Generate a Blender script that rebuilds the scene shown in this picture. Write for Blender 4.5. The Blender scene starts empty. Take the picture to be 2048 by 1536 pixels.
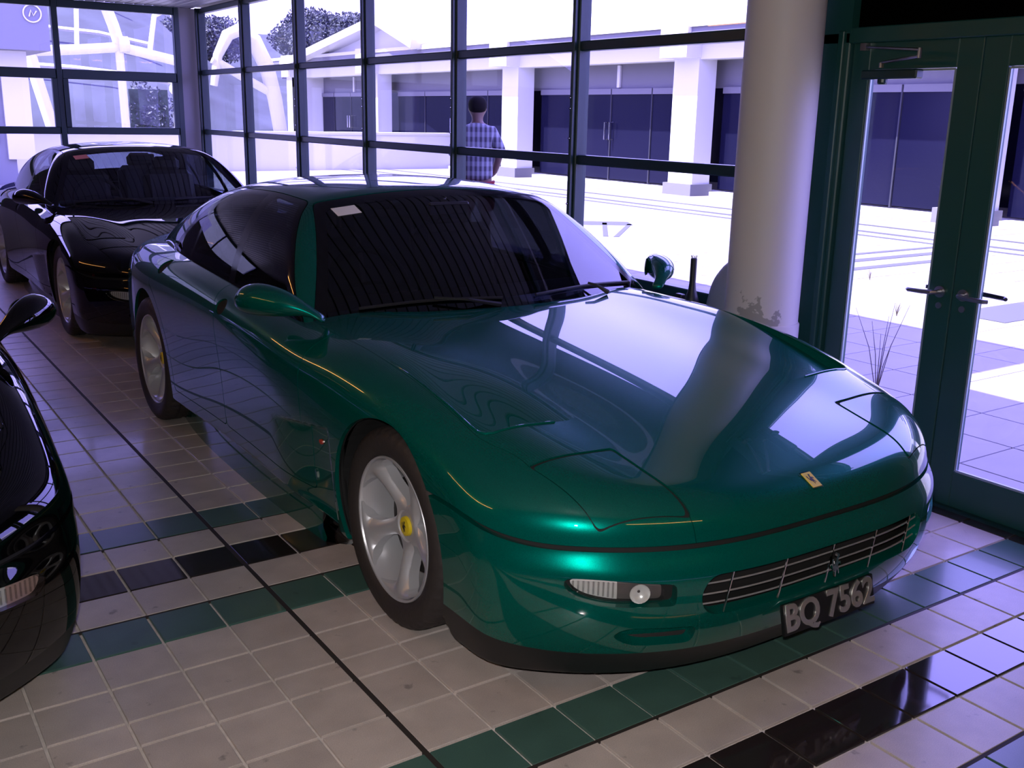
import bpy, math, random
import numpy as np
from mathutils import Vector, Matrix

# ------------------------------------------------------------------ camera, sky, sun, flash, exposure
scene = bpy.context.scene
COL = scene.collection
CAM_H = 1.55
YAW, PIT, ROL, FPX = 0.59764834, -0.25705169, 0.02086097, 2037.95
fwd = Vector((math.sin(YAW)*math.cos(PIT), math.cos(YAW)*math.cos(PIT), math.sin(PIT)))
rgt = fwd.cross(Vector((0, 0, 1))).normalized()
upv = rgt.cross(fwd)
r2 = rgt*math.cos(ROL) + upv*math.sin(ROL)
u2 = r2.cross(fwd)
cam_data = bpy.data.cameras.new('camera')
cam = bpy.data.objects.new('camera', cam_data)
COL.objects.link(cam)
cam.matrix_world = Matrix.Translation((0, 0, CAM_H)) @ Matrix((r2, u2, -fwd)).transposed().to_4x4()
cam_data.sensor_width = 36.0
cam_data.lens = FPX/2048*36.0
cam_data.clip_start = 0.05
cam_data.clip_end = 400
scene.camera = cam

world = bpy.data.worlds.new('sky')
scene.world = world
world.use_nodes = True
bg = world.node_tree.nodes['Background']
bg.inputs[0].default_value = (0.36, 0.31, 1.0, 1)
bg.inputs[1].default_value = 8.0

sun_data = bpy.data.lights.new('sun', 'SUN')
sun_data.energy = 21.0
sun_data.color = (1.0, 0.95, 0.9)
sun_data.angle = 0.009
sun = bpy.data.objects.new('sun', sun_data)
COL.objects.link(sun)
sun.rotation_euler = Vector((0.47, -0.05, -0.88)).to_track_quat('-Z', 'Y').to_euler()

# the camera's own flash
fl_data = bpy.data.lights.new('camera_flash', 'AREA')
fl_data.shape = 'RECTANGLE'
fl_data.size, fl_data.size_y = 0.05, 0.03
fl_data.energy = 42.0
fl_data.color = (1.0, 0.95, 0.92)
fl = bpy.data.objects.new('camera_flash', fl_data)
COL.objects.link(fl)
fl.matrix_world = Matrix.Translation(Vector((0, 0, CAM_H)) + u2*0.07 - r2*0.02) @ Matrix((r2, u2, -fwd)).transposed().to_4x4()

vs = scene.view_settings
vs.view_transform = 'Standard'
vs.look = 'None'
vs.exposure = 0.0
vs.gamma = 1.0
vs.use_curve_mapping = False

# ------------------------------------------------------------------ materials
MATS = {}
def nodes(name):
    m = bpy.data.materials.new(name); m.use_nodes = True
    nt = m.node_tree; b = nt.nodes['Principled BSDF']
    MATS[name] = m
    return m, nt, b
def mat(name, col, rough=0.5, metal=0.0, coat=0.0, spec=0.5, noise=None, bump=None, emit=None, coat_ior=1.5, ior=None, alpha=None, trans=0.0):
    m, nt, b = nodes(name)
    b.inputs['Base Color'].default_value = (*col, 1)
    b.inputs['Roughness'].default_value = rough
    b.inputs['Metallic'].default_value = metal
    b.inputs['Coat Weight'].default_value = coat
    b.inputs['Coat Roughness'].default_value = 0.0 if coat < 1.5 else 0.02
    b.inputs['Coat IOR'].default_value = coat_ior
    b.inputs['Specular IOR Level'].default_value = spec
    b.inputs['Transmission Weight'].default_value = trans
    if ior: b.inputs['IOR'].default_value = ior
    if emit:
        b.inputs['Emission Color'].default_value = (*emit[0], 1); b.inputs['Emission Strength'].default_value = emit[1]
    tc = None
    if noise or bump:
        tc = nt.nodes.new('ShaderNodeTexCoord')
    if noise:
        sc, amt = noise
        n = nt.nodes.new('ShaderNodeTexNoise'); n.inputs['Scale'].default_value = sc; n.inputs['Detail'].default_value = 5
        nt.links.new(tc.outputs['Object'], n.inputs['Vector'])
        r = nt.nodes.new('ShaderNodeMapRange'); r.inputs[1].default_value = .3; r.inputs[2].default_value = .7
        r.inputs[3].default_value = 1-amt; r.inputs[4].default_value = 1+amt
        nt.links.new(n.outputs[0], r.inputs[0])
        mx = nt.nodes.new('ShaderNodeVectorMath'); mx.operation = 'SCALE'
        mx.inputs[0].default_value = col
        nt.links.new(r.outputs[0], mx.inputs['Scale']); nt.links.new(mx.outputs[0], b.inputs['Base Color'])
    if bump:
        sc, st = bump
        n = nt.nodes.new('ShaderNodeTexNoise'); n.inputs['Scale'].default_value = sc
        nt.links.new(tc.outputs['Object'], n.inputs['Vector'])
        bp = nt.nodes.new('ShaderNodeBump'); bp.inputs['Strength'].default_value = st; bp.inputs['Distance'].default_value = .01
        nt.links.new(n.outputs[0], bp.inputs['Height']); nt.links.new(bp.outputs[0], b.inputs['Normal'])
    return m
def thin_glass(name, tint, ior=1.5):
    m, nt, b = nodes(name)
    nt.nodes.remove(b)
    out = nt.nodes['Material Output']
    fr = nt.nodes.new('ShaderNodeFresnel'); fr.inputs[0].default_value = ior
    tr = nt.nodes.new('ShaderNodeBsdfTransparent'); tr.inputs[0].default_value = (*tint, 1)
    gl = nt.nodes.new('ShaderNodeBsdfGlossy'); gl.inputs['Roughness'].default_value = 0.0
    mx = nt.nodes.new('ShaderNodeMixShader')
    geo = nt.nodes.new('ShaderNodeNewGeometry')
    bi = nt.nodes.new('ShaderNodeMapRange'); bi.inputs[3].default_value = ior; bi.inputs[4].default_value = 1/ior   # same reflectance from both faces
    nt.links.new(geo.outputs['Backfacing'], bi.inputs[0]); nt.links.new(bi.outputs[0], fr.inputs[0])
    nt.links.new(fr.outputs[0], mx.inputs[0]); nt.links.new(tr.outputs[0], mx.inputs[1]); nt.links.new(gl.outputs[0], mx.inputs[2])
    nt.links.new(mx.outputs[0], out.inputs[0])
    return m
def paint(name, base, metal, rough):
    m = mat(name, base, rough, metal, coat=1.0, coat_ior=1.57, spec=0.0)
    nt = m.node_tree; b = nt.nodes['Principled BSDF']
    tc = nt.nodes.new('ShaderNodeTexCoord')
    n = nt.nodes.new('ShaderNodeTexVoronoi'); n.inputs['Scale'].default_value = 900
    nt.links.new(tc.outputs['Object'], n.inputs['Vector'])
    r = nt.nodes.new('ShaderNodeMapRange'); r.inputs[3].default_value = .75; r.inputs[4].default_value = 1.25
    nt.links.new(n.outputs['Color'], r.inputs[0])
    mx = nt.nodes.new('ShaderNodeVectorMath'); mx.operation = 'SCALE'; mx.inputs[0].default_value = base
    nt.links.new(r.outputs[0], mx.inputs['Scale']); nt.links.new(mx.outputs[0], b.inputs['Base Color'])
    return m
paint('green_paint', (0.000, 0.115, 0.090), 0.45, 0.27)
paint('black_paint', (0.0015, 0.0015, 0.002), 0.0, 0.5)
mat('dark_core', (0.006, 0.006, 0.007), 0.8)
mat('black_plastic', (0.012, 0.012, 0.013), 0.45)
mat('black_gloss', (0.006, 0.006, 0.008), 0.12)
mat('rubber', (0.030, 0.024, 0.024), 0.62, bump=(60, .15))
mat('alloy', (0.56, 0.56, 0.60), 0.32, 0.45)
mat('brushed', (0.35, 0.35, 0.37), 0.35, 1.0)
mat('grille_metal', (0.34, 0.33, 0.34), 0.35, 0.4)
mat('disc_steel', (0.035, 0.032, 0.032), 0.5, 0.5)
mat('chrome', (0.8, 0.8, 0.8), 0.08, 1.0)
mat('yellow', (0.75, 0.56, 0.02), 0.35)
mat('plate_black', (0.008, 0.008, 0.009), 0.3)
mat('plate_silver', (0.75, 0.72, 0.70), 0.25, 0.9)
mat('orange_lens', (0.45, 0.03, 0.01), 0.15)
mat('red_lens', (0.35, 0.01, 0.01), 0.12)
mat('lamp_inner', (0.80, 0.80, 0.80), 0.25, 0.35)
mat('lamp_dark', (0.16, 0.14, 0.14), 0.3, 0.4)
mat('white_label', (0.85, 0.82, 0.80), 0.5)
mat('red_label', (0.7, 0.25, 0.2), 0.5)
mat('seat_leather', (0.030, 0.026, 0.026), 0.5)
mat('interior_dark', (0.012, 0.012, 0.014), 0.7)
thin_glass('car_glass', (0.10, 0.11, 0.13), 1.8)
thin_glass('car_glass_clear', (0.45, 0.5, 0.55), 1.75)
thin_glass('lens_glass', (0.85, 0.85, 0.85), 1.4)
thin_glass('window_glass', (0.93, 0.94, 0.97), 1.33)
# ------------------------------------------------------------------ object helpers
def link(o, parent=None):
    COL.objects.link(o)
    if parent is not None: o.parent = parent
    return o
def obj_np(name, V, T, material, parent=None, LN=None, smooth=True):
    """mesh object from numpy arrays (triangles); LN = per-loop normals"""
    me = bpy.data.meshes.new(name)
    V = np.ascontiguousarray(V, dtype=np.float32); T = np.ascontiguousarray(T, dtype=np.int32)
    me.vertices.add(len(V)); me.vertices.foreach_set('co', V.ravel())
    me.loops.add(T.size); me.loops.foreach_set('vertex_index', T.ravel())
    me.polygons.add(len(T)); me.polygons.foreach_set('loop_start', np.arange(0, T.size, 3, dtype=np.int32))
    me.polygons.foreach_set('use_smooth', np.full(len(T), smooth))
    me.update(calc_edges=True)
    if LN is not None:
        me.normals_split_custom_set(np.asarray(LN, dtype=np.float64).reshape(-1, 3).tolist())
    me.materials.append(MATS[material])
    o = bpy.data.objects.new(name, me)
    return link(o, parent)
class MB:
    """collects polygons into ONE mesh"""
    def __init__(s): s.v = []; s.f = []
    def add(s, vs, fs):
        n = len(s.v); s.v += [tuple(v) for v in vs]; s.f += [tuple(i+n for i in f) for f in fs]; return s
    def box(s, c, d, rz=0.0, rx=0.0, ry=0.0, bev=0.0):
        hx, hy, hz = d[0]/2, d[1]/2, d[2]/2
        R = Matrix.Rotation(rz, 3, 'Z') @ Matrix.Rotation(ry, 3, 'Y') @ Matrix.Rotation(rx, 3, 'X')
        if bev <= 0:
            P = [(x, y, z) for z in (-hz, hz) for y in (-hy, hy) for x in (-hx, hx)]
            F = [(0, 2, 3, 1), (4, 5, 7, 6), (0, 1, 5, 4), (2, 6, 7, 3), (0, 4, 6, 2), (1, 3, 7, 5)]
        else:
            b = min(bev, hx*.9, hy*.9, hz*.9)
            P = []; F = []
            # chamfered box: three vertices per corner
            idx = {}
            for sx in (-1, 1):
                for sy in (-1, 1):
                    for sz in (-1, 1):
                        for ax in range(3):
                            q = [sx*(hx-b), sy*(hy-b), sz*(hz-b)]
                            q[ax] = (sx*hx, sy*hy, sz*hz)[ax]
                            idx[sx, sy, sz, ax] = len(P); P.append(tuple(q))
            def fc(keys, nrm):
                ids = [idx[k] for k in keys]
                a, bq, cq = Vector(P[ids[0]]), Vector(P[ids[1]]), Vector(P[ids[2]])
                if (bq-a).cross(cq-a).dot(nrm) < 0: ids = ids[::-1]
                F.append(tuple(ids))
            for sg in (-1, 1):
                fc([(sg, -1, -1, 0), (sg, 1, -1, 0), (sg, 1, 1, 0), (sg, -1, 1, 0)], Vector((sg, 0, 0)))
                fc([(-1, sg, -1, 1), (1, sg, -1, 1), (1, sg, 1, 1), (-1, sg, 1, 1)], Vector((0, sg, 0)))
                fc([(-1, -1, sg, 2), (1, -1, sg, 2), (1, 1, sg, 2), (-1, 1, sg, 2)], Vector((0, 0, sg)))
            for p in (-1, 1):
                for q in (-1, 1):
                    fc([(-1, p, q, 1), (1, p, q, 1), (1, p, q, 2), (-1, p, q, 2)], Vector((0, p, q)))
                    fc([(p, -1, q, 0), (p, 1, q, 0), (p, 1, q, 2), (p, -1, q, 2)], Vector((p, 0, q)))
                    fc([(p, q, -1, 0), (p, q, 1, 0), (p, q, 1, 1), (p, q, -1, 1)], Vector((p, q, 0)))
            for sx in (-1, 1):
                for sy in (-1, 1):
                    for sz in (-1, 1):
                        fc([(sx, sy, sz, 0), (sx, sy, sz, 1), (sx, sy, sz, 2)], Vector((sx, sy, sz)))
        c = Vector(c)
        return s.add([c + R @ Vector(p) for p in P], F)
    def tube(s, pts, rad, n=10, cap=True, flat=None):
        """swept circle through pts; rad scalar or list; flat=(axis vector, factor) squashes"""
        pts = [Vector(p) for p in pts]; m = len(pts)
        rad = [rad]*m if not hasattr(rad, '__len__') else rad
        rings = []; ref = None
        for i, p in enumerate(pts):
            t = (pts[min(i+1, m-1)] - pts[max(i-1, 0)]).normalized()
            if ref is None:
                ref = t.orthogonal().normalized()
            ref = (ref - t*ref.dot(t)).normalized(); b2 = t.cross(ref)
            rings.append([p + (ref*math.cos(a) + b2*math.sin(a))*rad[i] for a in [2*math.pi*k/n for k in range(n)]])
        V = [v for r in rings for v in r]; F = []
        for i in range(m-1):
            for k in range(n):
                F.append((i*n+k, i*n+(k+1) % n, (i+1)*n+(k+1) % n, (i+1)*n+k))
        if cap:
            F.append(tuple(range(n-1, -1, -1))); F.append(tuple(range((m-1)*n, m*n)))
        return s.add(V, F)
    def lathe(s, prof, n=32, axis='Z', c=(0, 0, 0), cap=False):
        """prof: list of (radius, height)"""
        V = []; F = []; m = len(prof)
        for r, h in prof:
            for k in range(n):
                a = 2*math.pi*k/n; x, y = r*math.cos(a), r*math.sin(a)
                p = (x, y, h) if axis == 'Z' else ((h, x, y) if axis == 'X' else (y, h, x))
                V.append((p[0]+c[0], p[1]+c[1], p[2]+c[2]))
        for i in range(m-1):
            for k in range(n):
                F.append((i*n+k, i*n+(k+1) % n, (i+1)*n+(k+1) % n, (i+1)*n+k))
        if cap:
            F.append(tuple(range(n-1, -1, -1))); F.append(tuple(range((m-1)*n, m*n)))
        return s.add(V, F)
    def prism(s, poly, d0, d1, fn):
        """extrude 2D poly between depths; fn(u,v,d)->point"""
        n = len(poly)
        V = [fn(u, v, d0) for u, v in poly] + [fn(u, v, d1) for u, v in poly]
        F = [tuple(range(n-1, -1, -1)), tuple(range(n, 2*n))] + [(i, (i+1) % n, n+(i+1) % n, n+i) for i in range(n)]
        return s.add(V, F)
    def mesh(s, name, material, smooth=False, fix=True):
        me = bpy.data.meshes.new(name)
        me.from_pydata(s.v, [], s.f)
        if smooth: me.polygons.foreach_set('use_smooth', [True]*len(me.polygons))
        if fix:
            import bmesh
            bm = bmesh.new(); bm.from_mesh(me)
            bmesh.ops.recalc_face_normals(bm, faces=bm.faces); bm.to_mesh(me); bm.free()
        if smooth and hasattr(me, 'set_sharp_from_angle'): me.set_sharp_from_angle(angle=math.radians(38))
        me.materials.append(MATS[material])
        return me
    def build(s, name, material, parent=None, smooth=False, loc=None, fix=True):
        o = bpy.data.objects.new(name, s.mesh(name, material, smooth, fix))
        if loc: o.location = loc
        return link(o, parent)
def inst(name, me, parent=None, loc=(0, 0, 0), rot=None, scale=None):
    o = bpy.data.objects.new(name, me); o.location = loc
    if rot: o.rotation_euler = rot
    if scale: o.scale = scale
    return link(o, parent)
def empty(name, loc=(0, 0, 0), rz=0.0):
    o = bpy.data.objects.new(name, None); o.location = loc; o.rotation_euler = (0, 0, rz); o.empty_display_size = .1
    return link(o)
def tag(o, label=None, cat=None, group=None, kind=None):
    if label: o['label'] = label
    if cat: o['category'] = cat
    if group: o['group'] = group
    if kind: o['kind'] = kind
    return o
def text_mesh(name, body, size, depth, material, font_scale=(1, 1)):
    cu = bpy.data.curves.new(name, 'FONT'); cu.body = body; cu.size = size; cu.extrude = depth; cu.align_x = 'CENTER'; cu.align_y = 'CENTER'
    cu.resolution_u = 4; cu.offset = .0022; cu.bevel_depth = depth*.35; cu.bevel_resolution = 1
    o = bpy.data.objects.new(name, cu); COL.objects.link(o)
    dg = bpy.context.evaluated_depsgraph_get()
    me = bpy.data.meshes.new_from_object(o.evaluated_get(dg)); me.name = name
    bpy.data.objects.remove(o); bpy.data.curves.remove(cu)
    for v in me.vertices: v.co.x *= font_scale[0]; v.co.y *= font_scale[1]
    me.materials.clear(); me.materials.append(MATS[material])
    return me
# ---------- splines
def nat_basis(k):
    k=np.asarray(k,float);n=len(k);h=np.diff(k)
    A=np.zeros((n,n));B=np.zeros((n,n));A[0,0]=A[-1,-1]=1
    for i in range(1,n-1):
        A[i,i-1]=h[i-1];A[i,i]=2*(h[i-1]+h[i]);A[i,i+1]=h[i]
        B[i,i-1]=6/h[i-1];B[i,i]=-6/h[i-1]-6/h[i];B[i,i+1]=6/h[i]
    return k,h,np.linalg.solve(A,B)
def nat_w(bas,x):
    k,h,M=bas;x=np.asarray(x,float);n=len(k)
    xc=np.clip(x,k[0],k[-1]);i=np.clip(np.searchsorted(k,xc)-1,0,n-2)
    hi=h[i];t1=(k[i+1]-xc)/hi;t2=(xc-k[i])/hi
    return i,t1,t2,(t1**3-t1)*hi*hi/6,(t2**3-t2)*hi*hi/6
class Sp:
    def __init__(s,k,v): s.b=nat_basis(k);s.v=np.asarray(v,float);s.m=s.b[2]@s.v
    def __call__(s,x):
        i,t1,t2,c1,c2=nat_w(s.b,x)
        return t1*s.v[i]+t2*s.v[i+1]+c1*s.m[i]+c2*s.m[i+1]
class Sp2:
    def __init__(s,k0,k1,T):
        s.b0=nat_basis(k0);s.b1=nat_basis(k1);s.T=np.asarray(T,float)
        s.Ty=s.T@s.b1[2].T;s.Tx=s.b0[2]@s.T;s.Txy=s.b0[2]@s.Ty
    def __call__(s,x,y):
        i,p,q,c,d=nat_w(s.b0,x);j,r,t,e,f=nat_w(s.b1,y)
        def row(A,B,ii): return r*A[ii,j]+t*A[ii,j+1]+e*B[ii,j]+f*B[ii,j+1]
        return p*row(s.T,s.Ty,i)+q*row(s.T,s.Ty,i+1)+c*row(s.Tx,s.Txy,i)+d*row(s.Tx,s.Txy,i+1)
def smax(a,b,k):
    h=np.maximum(k-np.abs(a-b),0)/k
    return np.maximum(a,b)+h**3*k/6
def sstep(x,a,b):
    t=np.clip((x-a)/(b-a),0,1);return t*t*t*(t*(6*t-15)+10)
# ---------- body tables
ka=[0,.25,.5,.72,.86,1.0]
Hrows={-1.1:[.500,.505,.505,.455,.39,.30],-.9:[0.56, 0.565, 0.575, 0.545, 0.47, 0.38],-.7:[0.62, 0.622, 0.624, 0.604, 0.55, 0.45],-.5:[0.668, 0.667, 0.661, 0.656, 0.612, 0.52],
-.3:[0.707, 0.706, 0.701, 0.707, 0.674, 0.58],-.1:[0.74, 0.738, 0.735, 0.755, 0.726, 0.62],.15:[0.777, 0.775, 0.772, 0.795, 0.763, 0.66],.4:[0.808, 0.807, 0.804, 0.812, 0.782, 0.69],
.65:[0.836, 0.835, 0.831, 0.815, 0.783, 0.71],.9:[0.865, 0.862, 0.853, 0.828, 0.797, 0.73],1.6:[.900,.896,.882,.864,.834,.765],2.4:[0.905, 0.902, 0.893, 0.872, 0.836, 0.765],
2.9:[0.885, 0.882, 0.873, 0.85, 0.804, 0.725],3.3:[0.878, 0.874, 0.86, 0.828, 0.77, 0.68],3.6:[0.882, 0.876, 0.855, 0.81, 0.74, 0.64],3.9:[0.875, 0.868, 0.84, 0.79, 0.71, 0.6]}
ks=sorted(Hrows)
# fair the bonnet: low-order fit of the table over the hood, kept at its edges
_pts=[(s,a,Hrows[s][i]) for s in ks if -.95<s<1.0 for i,a in enumerate(ka) if a<.8]
def _bas(s,a): return [s**i*a**j for i in range(4) for j in (0,2,4,6)]
_c=np.linalg.lstsq(np.array([_bas(s,a) for s,a,_ in _pts]),np.array([h for *_,h in _pts]),rcond=None)[0]
for s in ks:
    if -.95<s<.7: Hrows[s]=[float(np.dot(_bas(s,a),_c)) if a<.8 else Hrows[s][i] for i,a in enumerate(ka)]
kaf=[-x for x in ka[:0:-1]]+ka
HT=Sp2(ks,kaf,[Hrows[s][:0:-1]+Hrows[s] for s in ks])
kz=[.1,.2,.3,.45,.6,.72,.85,1.0]
Wrows={-1.:[.87,.90,.915,.922,.922,.905,.88,.84],-.4:[.875,.905,.918,.926,.924,.908,.88,.84],0.:[.885,.910,.922,.932,.936,.925,.895,.85],.5:[.885,.905,.920,.935,.945,.940,.912,.87],
1.:[.870,.892,.908,.925,.940,.942,.918,.88],1.7:[0.868, 0.888, 0.905, 0.922, 0.936, 0.938, 0.915, 0.875],2.6:[0.885, 0.908, 0.92, 0.928, 0.93, 0.922, 0.892, 0.85],3.2:[0.82, 0.84, 0.855, 0.863, 0.863, 0.85, 0.815, 0.77],3.8:[0.68, 0.7, 0.715, 0.72, 0.72, 0.705, 0.67, 0.63]}
kw=sorted(Wrows);WT=Sp2(kw,kz,[Wrows[s] for s in kw])
nz=Sp([.05,.10,.15,.2,.3,.38,.43,.475,.52,.57,.64,.8],[.14,.105,.07,.04,.006,0,.010,.034,.048,.075,.15,.42])
tz=Sp([.1,.2,.35,.5,.7,.85,.95],[-.16,-.10,-.02,0,-.02,-.05,-.07])
def vent(a,s):
    # floor of the hood outlet: deepest at its front, fading to the rear and inwards
    return .034*sstep(s,.42,-.36)*sstep(a,.45,.74)
def recess(s,z):
    top=.565-.15*(s-.25)
    return .045*sstep(s,.352,.372)*(1-sstep(s,.42,.95))*(1-sstep(z,top-.022,top))*sstep(z,.13,.22)
def Fb(P,ventk=0.0):
    x,s,z=P[:,0],P[:,1],P[:,2];a=np.abs(x)
    ac=np.minimum(a,1.05)
    top=z-(HT(s,np.minimum(a,1.0))-np.maximum(a-1,0)*.8)+ventk*vent(a,s)
    side=a-WT(s,z)+recess(s,z)
    n=-.945+.43*(ac/.955)**3.2
    sl=.43*3.2/.955*(ac/.955)**2.2
    fr=(n+nz(z)-s)/np.sqrt(1+sl*sl)
    nr=3.62-.50*(ac/.955)**3.0;sr=.50*3.0/.955*(ac/.955)**2.0
    re=(s-nr-tz(z))/np.sqrt(1+sr*sr)
    f=smax(top*.93,side,.10)
    f=smax(f,re,.08)
    f=smax(f,fr,.075)
    return smax(f,.095+.075*sstep(s,-.36,-.30)-z,.02)
def Fv(P): return Fb(P,1.0)
def Gb(P):
    x,s,z=P[:,0],P[:,1],P[:,2];a=np.abs(x)
    roof=z-RT(s,np.minimum(a,.85))
    side=(a-GT(s,z))*.9
    sw=WS(z)+.33*a*a
    ws=(sw-s)*.53
    f=smax(roof,side,.12)
    return smax(f,ws,.05)
kra=[0,.3,.5,.65,.85]
Rr={.5:[1.13,1.12,1.095,1.05,.96],1.0:[1.205,1.196,1.172,1.135,1.05],1.25:[1.240,1.230,1.206,1.168,1.08],1.6:[1.266,1.256,1.230,1.190,1.10],2.0:[1.262,1.250,1.222,1.178,1.08],
2.4:[1.218,1.206,1.175,1.13,1.03],2.8:[1.098,1.086,1.058,1.018,.925],3.2:[.930,.919,.897,.862,.79],3.6:[.74,.73,.71,.68,.62]}
krs=sorted(Rr);kraf=[-x for x in kra[:0:-1]]+kra
RT=Sp2(krs,kraf,[Rr[s][:0:-1]+Rr[s] for s in krs])
kgz=[.7,.85,.95,1.05,1.15,1.25]
Gr={.4:[.80,.785,.765,.70,.63,.55],.9:[.83,.815,.775,.715,.645,.56],1.6:[.84,.825,.785,.728,.655,.57],2.3:[.81,.795,.755,.70,.63,.55],2.8:[.74,.725,.69,.64,.575,.50],3.3:[.66,.645,.61,.56,.50,.43]}
kgs=sorted(Gr);GT=Sp2(kgs,kgz,[Gr[s] for s in kgs])
WS=Sp([.7,.832,1.03,1.228,1.35],[.428,.625,.915,1.25,1.47])
def F(P): return np.minimum(Fb(P),Gb(P))
# ------------------------------------------------------------------ setting materials
mat('frame_green', (0.010, 0.060, 0.052), 0.35, spec=.5)
mat('frame_dark', (0.006, 0.030, 0.034), 0.35)
mat('bead', (0.30, 0.38, 0.42), 0.3, 0.4)
mat('grout_light', (0.66, 0.60, 0.57), 0.8, noise=(30, .15))
mat('grout_dark', (0.028, 0.022, 0.020), 0.7)
mat('wall_paint', (0.34, 0.33, 0.36), 0.7)
mat('wall_dark', (0.055, 0.052, 0.055), 0.7)
mat('ceiling_metal', (0.30, 0.30, 0.33), 0.4, 0.0)
mat('ceiling_gap', (0.02, 0.02, 0.02), 0.8)
mat('black_panel', (0.001, 0.001, 0.001), 1.0, spec=0)
def tile_mat(name, col, rough, spots, coat=0.0, tint=.10):
    m, nt, b = nodes(name)
    tc = nt.nodes.new('ShaderNodeTexCoord'); oi = nt.nodes.new('ShaderNodeObjectInfo'); geo = nt.nodes.new('ShaderNodeNewGeometry')
    n1 = nt.nodes.new('ShaderNodeTexNoise'); n1.inputs['Scale'].default_value = 9; n1.inputs['Detail'].default_value = 8
    n2 = nt.nodes.new('ShaderNodeTexNoise'); n2.inputs['Scale'].default_value = 420; n2.inputs['Detail'].default_value = 2
    for n in (n1, n2): nt.links.new(geo.outputs['Position'], n.inputs['Vector'])
    n3 = nt.nodes.new('ShaderNodeTexNoise'); n3.inputs['Scale'].default_value = 17; n3.inputs['Detail'].default_value = 6
    nt.links.new(geo.outputs['Position'], n3.inputs['Vector'])
    r1 = nt.nodes.new('ShaderNodeMapRange'); r1.inputs[1].default_value = .3; r1.inputs[2].default_value = .7; r1.inputs[3].default_value = 1-tint; r1.inputs[4].default_value = 1+tint
    r2_ = nt.nodes.new('ShaderNodeMapRange'); r2_.inputs[1].default_value = .3; r2_.inputs[2].default_value = .7; r2_.inputs[3].default_value = .86; r2_.inputs[4].default_value = 1.14
    r3 = nt.nodes.new('ShaderNodeMapRange'); r3.inputs[1].default_value = .66; r3.inputs[2].default_value = .74; r3.inputs[3].default_value = 1; r3.inputs[4].default_value = 1-spots
    r4 = nt.nodes.new('ShaderNodeMapRange'); r4.inputs[3].default_value = .92; r4.inputs[4].default_value = 1.08
    nt.links.new(n1.outputs[0], r1.inputs[0]); nt.links.new(n2.outputs[0], r2_.inputs[0]); nt.links.new(n3.outputs[0], r3.inputs[0]); nt.links.new(oi.outputs['Random'], r4.inputs[0])
    a = nt.nodes.new('ShaderNodeMath'); a.operation = 'MULTIPLY'; nt.links.new(r1.outputs[0], a.inputs[0]); nt.links.new(r2_.outputs[0], a.inputs[1])
    c = nt.nodes.new('ShaderNodeMath'); c.operation = 'MULTIPLY'; nt.links.new(a.outputs[0], c.inputs[0]); nt.links.new(r3.outputs[0], c.inputs[1])
    d = nt.nodes.new('ShaderNodeMath'); d.operation = 'MULTIPLY'; nt.links.new(c.outputs[0], d.inputs[0]); nt.links.new(r4.outputs[0], d.inputs[1])
    v = nt.nodes.new('ShaderNodeVectorMath'); v.operation = 'SCALE'; v.inputs[0].default_value = col
    nt.links.new(d.outputs[0], v.inputs['Scale']); nt.links.new(v.outputs[0], b.inputs['Base Color'])
    b.inputs['Roughness'].default_value = rough
    b.inputs['Coat Weight'].default_value = coat; b.inputs['Coat Roughness'].default_value = .06
    return m
tile_mat('tile_beige', (0.52, 0.455, 0.43), 0.36, .45, .08)
tile_mat('tile_teal', (0.060, 0.130, 0.110), 0.30, .35, .12)
tile_mat('tile_black', (0.022, 0.016, 0.016), 0.06, .2, .5)
# ------------------------------------------------------------------ floor
XW = 3.768
base = MB().box((-.6, 4.0, -.058), (9.0, 16.4, .1)).build('floor', 'grout_light')
tag(base, kind='structure')
rowsY = [(-4.1+.2*i, -4.1+.2*(i+1), 'b') for i in range(25)] + [(.90, 1.005, 'b'), (1.005, 1.195, 't'), (1.195, 1.395, 'b'), (1.395, 1.576, 'k'), (1.576, 1.771, 'b'), (1.771, 1.963, 't'),
    (1.963, 2.160, 'b'), (2.160, 2.365, 'b'), (2.365, 2.485, 'b'), (2.485, 2.670, 'b'), (2.670, 2.860, 'b'), (2.860, 3.055, 't'), (3.055, 3.260, 'b'), (3.260, 3.455, 'k'), (3.455, 3.645, 'b'), (3.645, 3.840, 't')]
y = 3.84
while y < 11.8:
    rowsY.append((y, y+.2, 'b')); y += .2
PX = .1985
colsX = [(1.098+PX*k, 1.098+PX*(k+1)) for k in range(-30, 13)] + [(1.098+PX*13, XW)]
def to_px(p):
    d = Vector(p) - Vector((0, 0, CAM_H)); w = d.dot(fwd)
    if w < .2: return None
    return 1024 + FPX*d.dot(r2)/w, 768 - FPX*d.dot(u2)/w, w
dark_y = {1.195: 1, 1.771: 1, 3.055: 1, 3.645: 1}
TM = {'b': 'tile_beige', 't': 'tile_teal', 'k': 'tile_black'}
cells = []
for (y0, y1, k) in rowsY:
    for ci, (x0, x1) in enumerate(colsX):
        kk = 'k' if ci == len(colsX)-1 else k
        cells.append((x0, x1, y0, y1, kk))
def hidden(cx, cy):          # under a car, where nothing of the tile shows
    return (1.55 < cx < 3.05 and 2.25 < cy < 6.2) or (1.55 < cx < 3.1 and 6.9 < cy < 11) or (-1.1 < cx < .2 and 3.0 < cy < 7)
score = []
for c in cells:
    cx, cy = (c[0]+c[1])/2, (c[2]+c[3])/2; q = to_px((cx, cy, 0))
    vis = q and -80 < q[0] < 2130 and q[1] < 1620 and not hidden(cx, cy)
    score.append((-(c[1]-c[0])*(c[3]-c[2])/q[2]**3 if vis else 1.0))
order = sorted(range(len(cells)), key=lambda i: score[i])
single = set(i for i in order[:300] if score[i] < 0)
tile_cache = {}
rest = {'b': MB(), 't': MB(), 'k': MB()}
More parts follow.
